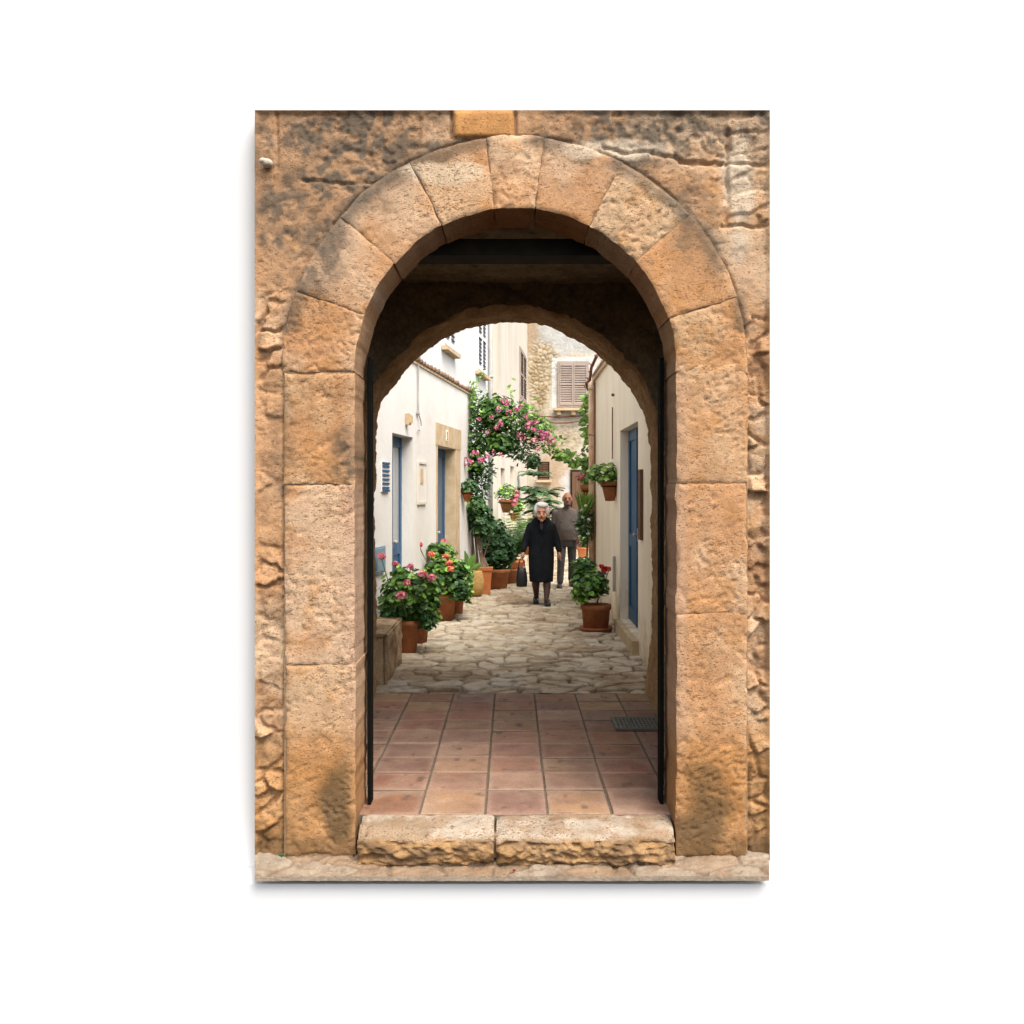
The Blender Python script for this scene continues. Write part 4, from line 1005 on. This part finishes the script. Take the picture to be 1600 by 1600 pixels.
# coral geranium
t, p, _ = potted("potted_geranium", "large potted geranium with coral red flower heads, in front of the numbered door", "geranium", 694, 968, .155, .12, .33, GG)
b = MB(); c = W(696, 902, 12.3)
bush(b, 430, c, (.36, .30, .30), .056, 31, MXG); bush(b, 110, c + Vector((.20, -.08, -.10)), (.15, .18, .24), .052, 32, DKG); bush(b, 130, W(688, 863, 12.5), (.22, .2, .15), .052, 33, MXG); bush(b, 40, c + Vector((.29, -.05, -.12)), (.07, .12, .24), .045, 34, LTG)
fl_px = [(674, 866, 12.2, .052), (696, 870, 12.2, .048), (702, 880, 12.1, .048), (704, 889, 12.05, .050), (655, 851, 12.1, .048), (693, 846, 12.5, .045)]
stems(b, p + Vector((0, 0, .3)), [W(x, y + 3, d) for x, y, d, r in fl_px], .006, seed=2); obj("foliage", b, 'leaf', t)
for i, (x, y, d, r) in enumerate(fl_px): flower_head(t, W(x, y, d), r, PINK if i > 3 else CORAL, 80 + i)
t, p, _ = potted("potted_geranium", "leafy pot with trailing stems tucked behind the coral geranium", "geranium", 711, 959, .13, .10, .32, GG)
b = MB(); bush(b, 90, p + Vector((.05, .05, .5)), (.24, .2, .2), .05, 41, MXG)
for k in range(36):
    rng = random.Random(900 + k); q = W(rng.uniform(720, 735), rng.uniform(905, 936), 12.5 + rng.uniform(-.1, .2)); leaf_disc(b, q, (rng.uniform(-.5, 1), -1, .6), .035, pick(rng, MXG), rng)
obj("foliage", b, 'leaf', t)

# broad-leaved plant in a straw coloured jar
t = thing("broad_leaf_plant", "plant with two broad upright leaves in a bulging straw coloured jar", "plant", floor_at(745, 930))
p = Vector(t.location); b = MB(); b.lathe([(.05, 0), (.08, .01), (.108, .14), (.115, .25), (.088, .36), (.08, .385), (.065, .385), (.06, .33), (.01, .32)], p, 26); obj("jar", b, 'jar', t, smooth=True)
b = MB(); rng = random.Random(4)
for (dx, dz, L, wd) in ((-.06, 1, .60, .11), (.30, .8, .55, .10), (-.45, .6, .42, .08), (.55, .35, .45, .08), (.1, .9, .4, .08), (-.2, .5, .4, .07), (.4, .2, .4, .06)):
    leaf_lance(b, p + Vector((-.16 + dx * .10, -.04, .40)), (dx, -.15, dz), (0, -1, .35), L * .52, wd * .62, pick(rng, [(.05, .12, .03), (.075, .15, .035)]), .10)
obj("foliage", b, 'leaf', t)

# flared square-looking terracotta pot with a small tree (trunks)
t = thing("potted_shrub", "tall flared terracotta pot holding bare grey stems with a dark leafy top", "shrub", floor_at(758, 927)); p = Vector(t.location)
b = MB()
for (r0, z0, r1, z1) in ((.080, 0, .108, .37), (.122, .371, .126, .42)):
    vs = [(p.x + sx * r, p.y + sy * r, p.z + z) for (r, z) in ((r0, z0), (r1, z1)) for sx, sy in ((-1, -1), (1, -1), (1, 1), (-1, 1))]
    b.add(vs, [(0, 1, 5, 4), (1, 2, 6, 5), (2, 3, 7, 6), (3, 0, 4, 7), (4, 5, 6, 7), (3, 2, 1, 0)])
obj("pot", b, 'terra_or', t)
b = MB()
for k, (x1, y1) in enumerate(((740, 800), (752, 812), (745, 830), (766, 840))):
    b.tube([p + Vector((-.06 + .04 * k, 0, .38)), W(750 + 2 * k, 870, 15.6), W(x1, y1, 15.5)], .020, 7, r1=.010)
obj("stem", b, 'bark', t)
b = MB(); bush(b, 260, W(752, 815, 15.5), (.26, .24, .30), .055, 51, DKG); bush(b, 130, W(744, 790, 15.4), (.2, .18, .2), .05, 52, DKG + GR); obj("foliage", b, 'leaf', t)

# dark dense shrubs and ferns further on
SG = "leafy pots along the left wall"
t, p, _ = potted("potted_shrub", "dense dark green shrub in a wide terracotta pot by the left wall", "shrub", 777, 919, .21, .165, .33, SG)
b = MB(); bush(b, 520, W(779, 862, 16.3), (.34, .32, .38), .055, 55, DKG); bush(b, 180, W(770, 832, 16.4), (.28, .26, .26), .055, 56, DKG + GR[:1]); obj("foliage", b, 'leaf', t)
def fern(parent, base, n, L, seed, pal, z=.55, wd=.02, leaflets=16, spread=1.0, droop=.13, b=None):
    done = b is None; b = b or MB(); rng = random.Random(seed)
    for k in range(n):
        a = 2 * math.pi * k / n + rng.uniform(-.3, .3); el = rng.uniform(z - .3, z + .5); l = L * rng.uniform(.7, 1.1)
        d = Vector((math.cos(a) * spread, math.sin(a) * spread, el)).normalized(); pts = []; p = Vector(base); col = pick(rng, pal)
        for i in range(9):
            pts.append(p.copy()); d = (d + Vector((0, 0, -droop))).normalized(); p = p + d * (l / 8)
        b.tube(pts, .006, 5, col, r1=.002)
        for i in range(leaflets):
            t_ = .12 + .86 * i / leaflets; j = min(int(t_ * 8), 7); q = pts[j].lerp(pts[j + 1], t_ * 8 - j) if j < 8 else pts[8]
            dd = (pts[min(j + 1, 8)] - pts[j]).normalized(); s = dd.cross(Vector((0, 0, 1))).normalized()
            for sg_ in (-1, 1): leaf_lance(b, q, dd * .55 + s * sg_ + Vector((0, 0, -.15)), (0, 0, 1), l * .30 * (1 - .6 * abs(t_ - .35)), wd, tuple(np.array(col) * rng.uniform(.8, 1.25)), .12)
    return obj("foliage", b, 'leaf', parent) if done else b
t, p, _ = potted("potted_fern", "bright green fern spilling out of a low pot beside the dark shrub", "fern", 796, 911, .17, .13, .26, SG)
fern(t, p + Vector((-.08, 0, .28)), 30, .95, 61, MXG, 2.0, .034, 12, 1, .10)
t, p, _ = potted("potted_fern", "tall light green fern against the wall farthest along the row of pots", "fern", 806, 897, .18, .14, .28, SG)
fern(t, p + Vector((-.08, 0, .3)), 26, 1.05, 62, MXG, 2.4, .036, 12, 1, .09)
# palm near the end wall
t, p, _ = potted("potted_palm", "feathery palm plant arching in front of the small dark window of the end house", "palm", 832, 866, .26, .2, .42)
b = MB(); b.tube([p + Vector((0, 0, .4)), p + Vector((.05, 0, 1.0)), p + Vector((.08, 0, 1.50))], .05, 8); obj("trunk", b, 'bark', t)
PG = [(.04, .085, .045), (.055, .11, .055), (.08, .14, .075), (.03, .065, .03)]; b = MB()
for (x_, y_, n_, L_) in ((826, 770, 16, .62), (842, 790, 20, .72), (855, 805, 18, .66), (834, 745, 12, .55), (848, 775, 16, .6), (838, 820, 14, .6)): fern(t, W(x_, y_, p.y - .1), n_, L_, x_, PG, .9, .024, 16, 1, .16, b)
obj("foliage", b, 'leaf', t)

# bougainvillea on the corner
t = thing("bougainvillea", "big bougainvillea with magenta blossoms arching over the alley from the left wall", "bougainvillea", (Lx(15.75) + .10, 15.75, 0))
p = Vector(t.location); tr = MB()
tr.tube([p, W(738, 850, 15.8), W(733, 780, 15.75), W(738, 720, 15.7), W(752, 670, 15.6)], .038, 8, r1=.02)
tr.tube([p + Vector((.05, -.03, 0)), W(742, 830, 15.7), W(745, 770, 15.6), W(742, 710, 15.6)], .026, 8, r1=.014)
for q in ((800, 650), (845, 680), (770, 640), (748, 625), (880, 715)):
    tr.tube([W(745, 690, 15.6), W((745 + q[0]) / 2, (680 + q[1]) / 2 - 10, 15.5), W(q[0], q[1], 15.5)], .014, 6, r1=.004)
obj("trunk", tr, 'bark', t)
b = MB()
cl = [(748, 640, 15.6, .26, .28, 150, MXG), (775, 645, 15.5, .34, .30, 260, GR), (808, 652, 15.5, .34, .26, 240, MXG), (838, 672, 15.4, .27, .24, 120, MXG), (757, 680, 15.6, .28, .34, 260, GR), (785, 690, 15.5, .32, .26, 230, GR),
      (815, 698, 15.5, .28, .26, 150, DKG), (742, 720, 15.6, .2, .34, 160, GR), (748, 760, 15.6, .2, .30, 130, DKG), (832, 722, 15.4, .14, .14, 34, DKG), (855, 695, 15.4, .16, .16, 40, LTG), (875, 712, 15.4, .14, .12, 26, LTG), (733, 620, 15.7, .12, .22, 50, LTG),
      (735, 800, 15.7, .16, .26, 60, DKG), (760, 735, 15.6, .14, .2, 50, DKG)]
for i, (x, y, d, rx, rz, n, pal) in enumerate(cl): bush(b, int(n * 1.9), W(x, y, d), (rx * 1.08, .30, rz * 1.05), .052, 300 + i, pal, kind='disc' if i % 2 else 'lance', inner=.1)
rng = random.Random(77)
for (x0, y0, x1, y1, n) in ((740, 612, 752, 575, 12), (795, 628, 803, 590, 9), (820, 640, 835, 622, 8), (850, 668, 885, 690, 14), (860, 700, 905, 722, 20), (880, 712, 922, 700, 14)):
    for k in range(n):
        q = W(x0 + (x1 - x0) * k / n + rng.uniform(-4, 4), y0 + (y1 - y0) * k / n + rng.uniform(-4, 4), 15.4); leaf_lance(b, q, (rng.uniform(-1, 1), -.3, rng.uniform(-1, .4)), (0, -1, .4), .085, .022, pick(rng, LTG + GR[2:3]))
obj("foliage", b, 'leaf', t)
fpx = [(788, 626), (792, 631), (783, 662), (776, 668), (761, 676), (779, 640), (795, 645), (757, 716), (752, 719), (762, 713), (729, 717), (735, 722), (727, 724), (822, 652), (829, 660), (825, 668), (834, 672), (817, 684), (812, 680), (845, 676), (853, 678), (858, 682), (838, 686), (833, 690), (826, 664),
       (848, 684), (840, 702), (806, 640), (771, 706), (783, 712), (768, 652), (748, 655), (815, 634), (856, 690), (838, 660), (865, 690), (742, 708)]
for i, (x, y) in enumerate(fpx): 
    rng = random.Random(i); flower_head(t, W(x, y, 15.16 - .1 * rng.random()), rng.uniform(.038, .064), MAG, 400 + i, 11, "blossom", 1.0)

# hanging wall pots
def wall_pot(label, px, py, d, rt, h, fol, pal, seed, flowers=(), mat='terra', nrm=(-1, 0), fl_pal=PINK, nleaf=130):
    p = W(px, py, d); t = thing("hanging_pot", label, "flower pot", p, "terracotta pots hung on the walls")
    pot(t, p, rt, rt * .5, h, mat, 24)
    b = MB(); b.tube([p + Vector((0, 0, h * .8)), p + Vector((-nrm[0] * (rt + .03), -nrm[1] * (rt + .03), h * .8))], .008, 6); b.lathe([(rt * .98, h * .72), (rt * 1.0, h * .72), (rt * 1.0, h * .76), (rt * .98, h * .76)], p, 20); obj("bracket", b, 'dark_iron', t)
    b = MB(); bush(b, nleaf, p + Vector((fol[0], -.02, h + fol[1])), (fol[2], fol[2] * .8, fol[3]), .045, seed, pal); obj("foliage", b, 'leaf', t)
    for i, (x, y, r) in enumerate(flowers): flower_head(t, W(x, y, d - .1), r, fl_pal, seed + 30 + i, 24)
    return t
wall_pot("terracotta pot with light green leaves hung on the right house wall beside the blue door", 953, 783, 11.8, .115, .24, (-.08, .09, .24, .16), MXG + LTG, 501)
wall_pot("brown pot with pink flowers hung at the far corner of the right house", 921, 797, 15.3, .14, .40, (-.02, .10, .2, .16), LTG, 511, ((909, 744, .06), (906, 748, .05), (919, 739, .05)), 'terra', nleaf=90)
wall_pot("orange pot hung on the low white house under the bougainvillea", 730, 784, 14.9, .085, .17, (.03, .06, .17, .12), DKG, 521, (), 'terra_or', (1, 0), nleaf=90)
wall_pot("upper of two terracotta pots on the wall along the left, with pink flowers", 791, 801, 19.6, .15, .26, (.03, .14, .26, .22), LTG + GR, 531, ((806, 775, .07), (805, 782, .07), (807, 768, .05), (803, 788, .06)), 'terra', (1, 0), nleaf=150)
wall_pot("lower orange pot on the wall along the left, below the pink flowered one", 803, 814, 19.9, .105, .17, (.05, .12, .2, .16), LTG, 541, (), 'terra_or', (1, 0), nleaf=90)

# red geranium on the right
t, p, _ = potted("potted_geranium", "potted geranium with one bright red flower head by the right wall", "geranium", 931, 984, .175, .145, .305, GG)
b = MB(); b.lathe([(.01, .0), (.185, .0), (.20, .035), (.185, .035), (.15, .012)], (p.x, p.y, .004), 26); obj("saucer", b, 'terra', t, smooth=True)
b = MB(); c = W(922, 912, 11.35); bush(b, 330, c, (.235, .22, .20), .050, 71, MXG); bush(b, 130, W(913, 885, 11.5), (.17, .16, .13), .045, 72, GR); bush(b, 70, W(909, 928, 11.3), (.12, .13, .14), .045, 73, LTG)
fq = [(940, 885), (946, 888), (951, 889), (944, 892)]
stems(b, p + Vector((0, 0, .28)), [W(x, y + 2, 11.3) for x, y in fq], .005); obj("foliage", b, 'leaf', t)
bq = MB()
for i, (x, y) in enumerate(fq): flower_head(t, W(x, y, 11.25), .034, RED, 90 + i, 26)
# oleander beside the man with yucca leaves and stem
t = thing("potted_oleander", "tall glossy shrub with small white flowers on a thin stem beside the man", "shrub", (1.16, 14.95, 0)); p = Vector(t.location)
pot(t, p, .15, .11, .26)
b = MB(); b.tube([p + Vector((0, 0, .2)), W(918, 840, 14.9), W(914, 800, 14.8)], .018, 7, r1=.01); obj("stem", b, 'bark', t)
b = MB(); bush(b, 380, W(918, 820, 14.8), (.15, .2, .28), .055, 81, DKG + GR[:2], 'lance'); bush(b, 130, W(919, 790, 14.8), (.11, .14, .16), .05, 82, GR, 'lance')
rng = random.Random(8)
for k in range(22):
    a = rng.uniform(-.7, 1.1); leaf_lance(b, W(911 + rng.uniform(-3, 5), 806, 14.7), (math.sin(a) * .7, rng.uniform(-.5, .2), 1.2), (0, -1, .3), .40, .018, pick(rng, LTG), .06)
obj("foliage", b, 'leaf', t)
for i, (x, y) in enumerate(((902, 826), (911, 808), (920, 812), (908, 797), (919, 834), (905, 838), (915, 790))): flower_head(t, W(x, y, 14.55), .028, [(.72, .74, .66), (.6, .66, .5)], 120 + i, 14)
# orange pot on a white block
t = tag(obj("white_block", MB().box(1.25, 1.72, 19.7, 20.2, -.02, .26), 'white_paint'), "low white block standing under the small orange pot", "block")
t = thing("small_potted_plant", "small orange pot with a leafy plant standing on the low white block", "plant", (1.47, 19.95, .261))
pot(t, Vector(t.location), .125, .085, .215, 'terra_or'); b = MB(); bush(b, 130, Vector(t.location) + Vector((.02, 0, .42)), (.17, .16, .24), .045, 91, LTG + GR); obj("foliage", b, 'leaf', t)
# climber hanging at the far corner of the right house
t = thing("climbing_vine", "light green climbing vine hanging at the far corner of the right house", "vine", (1.22, 15.1, 3.3))
b = MB(); rng = random.Random(14)
for k in range(170):
    y = rng.uniform(612, 695); wdt = 4 + 7 * math.sin((y - 605) / 92 * 3.0); x = 921 + rng.uniform(-wdt, wdt) + (y - 650) * .06
    leaf_lance(b, W(x, y, 15.1 + rng.uniform(-.1, .1)), (rng.uniform(-1, 1), -.4, rng.uniform(-1, .3)), (rng.uniform(-.5, .5), -1, .6), .11, .032, pick(rng, LTG + GR[1:3]))
for k in range(70):
    q = rng.random(); x = 884 + 42 * q + rng.uniform(-3, 3); y = 708 + 14 * math.sin(q * 3) + rng.uniform(-7, 8); leaf_lance(b, W(x, y, 15.1), (rng.uniform(-1, 1), -.3, rng.uniform(-1, .2)), (0, -1, .5), .12, .036, pick(rng, LTG + GR[:3]))
obj("foliage", b, 'leaf', t)
b = MB(); b.tube([W(930, 585, 14.95), W(924, 640, 15.1), W(926, 690, 15.1)], .01, 6); b.tube([W(928, 690, 15.1), W(905, 712, 15.1), W(884, 708, 15.1)], .007, 6); obj("stem", b, 'bark', t)
# weeds at the foot of the gateway
for (px, py, lab, sd) in ((443, 1337, "small dark weed growing at the foot of the left jamb", 5),):
    t = thing("weed", lab, "weed", W(px, py, 4.72)); b = MB(); rng = random.Random(sd)
    for k in range(14): leaf_lance(b, W(px + rng.uniform(-9, 9), py + rng.uniform(-2, 2), 4.725), (rng.uniform(-1, 1), -.5, rng.uniform(.1, 1)), (0, -1, .5), rng.uniform(.010, .020), .004, pick(rng, DKG))
    obj("leaves", b, 'leaf', t)

t = thing("petal", "single fallen red petal lying on the pavement below the threshold", "petal", W(803, 1362, 4.64))
b = MB(); leaf_disc(b, Vector(t.location) + Vector((0, 0, .006)), (0, -.4, 1), .009, (.12, .008, .010), random.Random(1)); obj("petal_blade", b, 'petal', t)

# ================================================================== people
def hand(b, wr, tip, side, curl=.5, s=1.0, fwd=(0, -1, 0)):
    """palm, four bent fingers and a thumb from the wrist towards tip"""
    wr = Vector(wr); d = (Vector(tip) - wr).normalized(); f = Vector(fwd); f = (f - d * f.dot(d)).normalized(); x = d.cross(f)
    L = .085 * s
    b.cap(wr, wr + d * L * .9, .022 * s, .030 * s); b.ell(wr + d * L * .6, (.030 * s, .020 * s, .042 * s), R=Matrix((f, x, d)).transposed())
    for k, (o, l) in enumerate(((-1.5, .062), (-.5, .070), (.5, .066), (1.5, .052))):
        a = wr + d * L + f * (-o * .0145 * s); m = a + d * l * .5 * s * (1 - .2 * curl) - x * side * l * .25 * curl * s; e = m + d * l * .5 * s * (1 - curl) - x * side * l * .5 * curl * s
        b.cap(a, m, .0095 * s, .0085 * s, 8); b.cap(m, e, .0085 * s, .007 * s, 8)
    a = wr + d * L * .35 + f * .026 * s; m = a + f * .020 * s + d * .028 * s; e = m + d * .03 * s - x * side * .012 * s
    b.cap(a, m, .012 * s, .010 * s, 8); b.cap(m, e, .010 * s, .008 * s, 8)
def offset(b, o):
    b.v = [(x + o[0], y + o[1], z + o[2]) for x, y, z in b.v]; return b

# ---- woman
wp = (.425, 13.95, .0)
wom = thing("person", "elderly woman with white hair in a long black coat carrying a dark bag", "person", wp, "couple walking up the alley")
hy = -.15
def headxf(b, c=(0, hy, 1.36), s=1.12, t=(0, -.015, -.020), tilt=.20):
    """the head is carried forward and tipped down"""
    R_ = Matrix.Rotation(tilt, 3, 'X'); o = []
    for v in b.v:
        q = R_ @ ((Vector(v) - Vector(c)) * s) + Vector(c) + Vector(t); o.append(tuple(q))
    b.v = o; return b
hb = MB()
hb.ell((0, hy, 1.372), (.074, .092, .108), 18, 12); hb.ell((0, hy - .035, 1.315), (.058, .062, .058)); hb.cap((0, hy - .088, 1.375), (0, hy - .108, 1.343), .010, .016, 8)
for s in (-1, 1):
    hb.ell((s * .040, hy - .060, 1.330), (.026, .026, .024)); hb.ell((s * .076, hy + .01, 1.36), (.010, .020, .030)); hb.cap((s * .016, hy - .086, 1.398), (s * .05, hy - .072, 1.396), .005, .005, 8)
hb.ell((0, hy - .082, 1.275), (.024, .020, .018))
headxf(hb)
b = MB(); b.add(hb.v, hb.f)
b.cap((0, hy + .03, 1.29), (0, -.03, 1.18), .048, .055); b.cap((0, -.01, 1.10), (0, .02, .75), .12, .13)
LA = [(-.150, 0, 1.125), (-.222, .01, .93), (-.262, -.05, .775)]; RA = [(.150, 0, 1.125), (.222, .01, .93), (.256, -.05, .775)]
for A in (LA, RA):
    b.cap(A[0], A[1], .042, .036); b.cap(A[1], A[2], .036, .024)
hand(b, LA[2], (-.272, -.065, .69), -1, .8); hand(b, RA[2], (.262, -.07, .69), 1, .4)
b.cap((-.085, .02, .75), (-.078, .05, .42), .07, .05); b.cap((-.078, .05, .42), (-.062, .19, .095), .048, .03)
b.cap((.085, .0, .75), (.080, -.07, .42), .07, .05); b.cap((.080, -.07, .42), (.078, -.17, .075), .048, .03)
bd = remesh(b, .0065, 2); obj("body", offset(bd, wp), 'skin', wom, smooth=True)
b = MB(); b.ell((0, hy + .028, 1.405), (.098, .098, .092), 24, 16); b.ell((0, hy + .05, 1.365), (.102, .082, .10), 24, 16)
b.ell((.012, hy - .022, 1.462), (.074, .066, .036), 20, 14)
for s in (-1, 1): b.ell((s * .072, hy + .010, 1.375), (.034, .058, .076), 20, 14)
headxf(b); obj("hair", offset(remesh(b, .006, 14), wp), 'hair', wom, smooth=True)
for s in (-1, 1):
    e = MB(); e.ell((s * .030, hy - .088, 1.380), (.009, .006, .0045), 10, 6); obj("eye", offset(headxf(e), wp), 'eye', wom, smooth=True)
    e = MB(); e.cap((s * .018, hy - .096, 1.401), (s * .046, hy - .083, 1.402), .0035, .003, 6); obj("eyebrow", offset(headxf(e), wp), 'brow', wom, smooth=True)
e = MB(); e.tube([(-.034, hy - .082, 1.324), (-.014, hy - .097, 1.311), (.014, hy - .097, 1.311), (.034, hy - .082, 1.324)], .0060, 8); obj("mouth", offset(headxf(e), wp), 'lip', wom, smooth=True)
b = MB(); b.ell((0, .0, 1.19), (.15, .09, .10)); b.loft([(1.265, 0, -.070, .062, .058), (1.24, 0, -.062, .090, .076), (1.20, 0, -.045, .138, .100), (1.15, 0, -.03, .180, .122), (1.09, 0, -.02, .200, .138), (1.0, 0, -.005, .195, .148), (.86, 0, .0, .182, .150), (.72, 0, -.005, .188, .158), (.55, 0, -.012, .184, .172), (.42, 0, -.012, .176, .182), (.335, 0, -.010, .172, .186)], 28)
for A in (LA, RA): b.cap(A[0], A[1], .068, .058); b.cap(A[1], Vector(A[2]) + Vector((0, 0, .02)), .058, .043)
for s in (-1, 1): b.cap((s * .060, -.150, 1.225), (s * .020, -.172, 1.06), .020, .012, 8)
b.cap((0, -.155, 1.04), (0, -.190, .36), .010, .008, 8)
for k in range(9): x = -.14 + .035 * k; b.cap((x * .75, -.142 + abs(x) * .25, .88), (x, -.178 + abs(x) * .50, .36), .006, .020, 6)
obj("coat", offset(remesh(b, .008, 3), wp), 'coat', wom, smooth=True)
b = MB(); b.ell((0, -.142, 1.150), (.034, .03, .075)); obj("blouse", offset(b, wp), 'blouse', wom, smooth=True)
b = MB()
for (x, y0, y1) in ((-.078, .05, .19), (.080, -.07, -.17)): xx = x * .87 if x > 0 else x * .82; b.cap((x, y0, .42), (x * .98, y0 * .6 + y1 * .4, .27), .055, .058); b.cap((x * .98, y0 * .6 + y1 * .4, .27), (xx, y1, .085), .056, .033)
obj("stockings", offset(b, wp), 'stocking', wom, smooth=True)
for (x, y) in ((-.070, .19), (.080, -.18)):
    b = MB(); b.cap((x, y + .05, .042), (x * 1.10, y - .14, .034), .046, .042); b.ell((x, y + .03, .065), (.046, .055, .045)); b.box(x - .044, x + .044, y - .165, y + .085, .001, .018)
    obj("shoe", offset(remesh(b, .006, 2), wp), 'shoe', wom, smooth=True)
# handbag held in her hand
bag = thing("handbag", "soft black handbag hanging from the old woman's hand", "bag", (wp[0] - .285, wp[1] - .06, .265))
b = MB(); b.loft([(.262, 0, 0, .060, .030), (.275, 0, 0, .078, .042), (.36, 0, 0, .084, .05), (.46, 0, 0, .074, .042), (.53, 0, 0, .060, .022), (.538, 0, 0, .052, .012)], 20)
obj("pouch", offset(b, (wp[0] - .285, wp[1] - .06, 0)), 'bag', bag, smooth=True)
b = MB()
for yy in (-.018, .018):
    b.tube([(-.052, yy, .51), (-.040, yy, .60), (-.008, yy * .6, .685), (.008, yy * .6, .685), (.040, yy, .60), (.052, yy, .51)], .008, 7)
obj("handle", offset(b, (wp[0] - .285, wp[1] - .06, 0)), 'bag', bag, smooth=True)

# ---- man
mp_ = (.935, 16.4, 0)
man = thing("person", "bald bearded man in a grey sweater and dark trousers walking behind the old woman", "person", mp_, "couple walking up the alley")
b = MB(); hx, hy = .005, -.085
b.ell((hx, hy, 1.515), (.076, .096, .108), 18, 12); b.ell((hx, hy - .028, 1.455), (.060, .066, .060)); b.cap((hx, hy - .092, 1.515), (hx, hy - .112, 1.480), .011, .017, 8)
for s in (-1, 1): b.ell((hx + s * .078, hy + .01, 1.50), (.010, .020, .032))
b.ell((hx, hy - .085, 1.535), (.055, .014, .010))
b.cap((hx, hy + .03, 1.44), (0, -.015, 1.33), .056, .062); b.cap((0, 0, 1.18), (0, .01, .85), .125, .13)
LA = [(-.185, 0, 1.27), (-.225, .03, 1.03), (-.215, -.08, .84)]; RA = [(.185, 0, 1.27), (.245, .04, 1.04), (.205, -.10, .86)]
for A in (LA, RA): b.cap(A[0], A[1], .048, .042); b.cap(A[1], A[2], .042, .030)
hand(b, LA[2], (-.21, -.10, .76), -1, .5, 1.1); hand(b, RA[2], (.19, -.13, .78), 1, .6, 1.15)
b.cap((-.09, .0, .82), (-.10, -.06, .46), .08, .06); b.cap((-.10, -.06, .46), (-.115, -.02, .09), .055, .036)
b.cap((.09, .02, .82), (.095, .06, .46), .08, .06); b.cap((.095, .06, .46), (.09, .20, .10), .055, .036)
obj("body", offset(remesh(b, .0075, 2), mp_), 'skin_tan', man, smooth=True)
for s in (-1, 1):
    e = MB(); e.ell((hx + s * .031, hy - .090, 1.516), (.013, .008, .006), 10, 6); obj("eye", offset(e, mp_), 'eye', man, smooth=True)
    e = MB(); e.cap((hx + s * .016, hy - .096, 1.538), (hx + s * .050, hy - .082, 1.540), .006, .004, 6); obj("eyebrow", offset(e, mp_), 'grey_hair', man, smooth=True)
b = MB(); b.ell((hx, hy - .055, 1.425), (.052, .052, .040)); b.ell((hx - .045, hy - .03, 1.445), (.02, .05, .045)); b.ell((hx + .045, hy - .03, 1.445), (.02, .05, .045)); b.ell((hx, hy - .096, 1.468), (.032, .014, .010))
obj("beard", offset(remesh(b, .007, 2), mp_), 'grey_hair', man, smooth=True)
b = MB(); b.ell((hx - .062, hy + .035, 1.52), (.022, .055, .05)); b.ell((hx + .062, hy + .035, 1.52), (.022, .055, .05)); b.ell((hx, hy + .075, 1.51), (.06, .03, .055))
obj("hair", offset(remesh(b, .007, 2), mp_), 'grey_hair', man, smooth=True)
e = MB(); e.cap((hx - .018, hy - .098, 1.452), (hx + .018, hy - .098, 1.452), .005, .005, 8); obj("mouth", offset(e, mp_), 'lip', man, smooth=True)
b = MB(); b.loft([(1.375, 0, -.025, .070, .070), (1.35, 0, -.02, .095, .085), (1.315, 0, -.01, .165, .115), (1.26, 0, 0, .205, .140), (1.15, 0, -.01, .200, .155), (1.0, 0, -.02, .190, .170), (.90, 0, -.015, .186, .165), (.81, 0, -.01, .178, .150)], 28)
for A in (LA, RA): b.cap(A[0], A[1], .070, .062); b.cap(A[1], Vector(A[1]).lerp(Vector(A[2]), .82), .062, .046)
b.cap((-.15, -.10, .825), (.15, -.10, .825), .03, .03); 
for k in range(4): b.cap((-.13, -.145, .95 + k * .06), (.13, -.15, .93 + k * .07), .008, .008, 6)
obj("sweater", offset(remesh(b, .009, 2), mp_), 'sweater', man, smooth=True)
b = MB(); b.loft([(.86, 0, 0, .165, .135), (.78, 0, 0, .172, .140), (.70, 0, .01, .165, .12)], 24)
b.cap((-.088, .0, .76), (-.10, -.06, .46), .088, .070); b.cap((-.10, -.06, .46), (-.115, -.02, .11), .068, .058)
b.cap((.088, .02, .76), (.095, .06, .46), .088, .070); b.cap((.095, .06, .46), (.09, .19, .13), .068, .058)
obj("trousers", offset(remesh(b, .009, 2), mp_), 'trousers', man, smooth=True)
for (x, y, z) in ((-.118, -.03, 0), (.09, .19, .01)):
    b = MB(); b.cap((x, y + .06, .042 + z), (x * 1.25, y - .14, .032 + z), .042, .036); b.ell((x, y + .04, .07 + z), (.042, .055, .045)); b.box(x - .04, x + .04, y - .16, y + .10, .001, .018)
    obj("shoe", offset(remesh(b, .007, 2), mp_), 'brown_shoe', man, smooth=True)
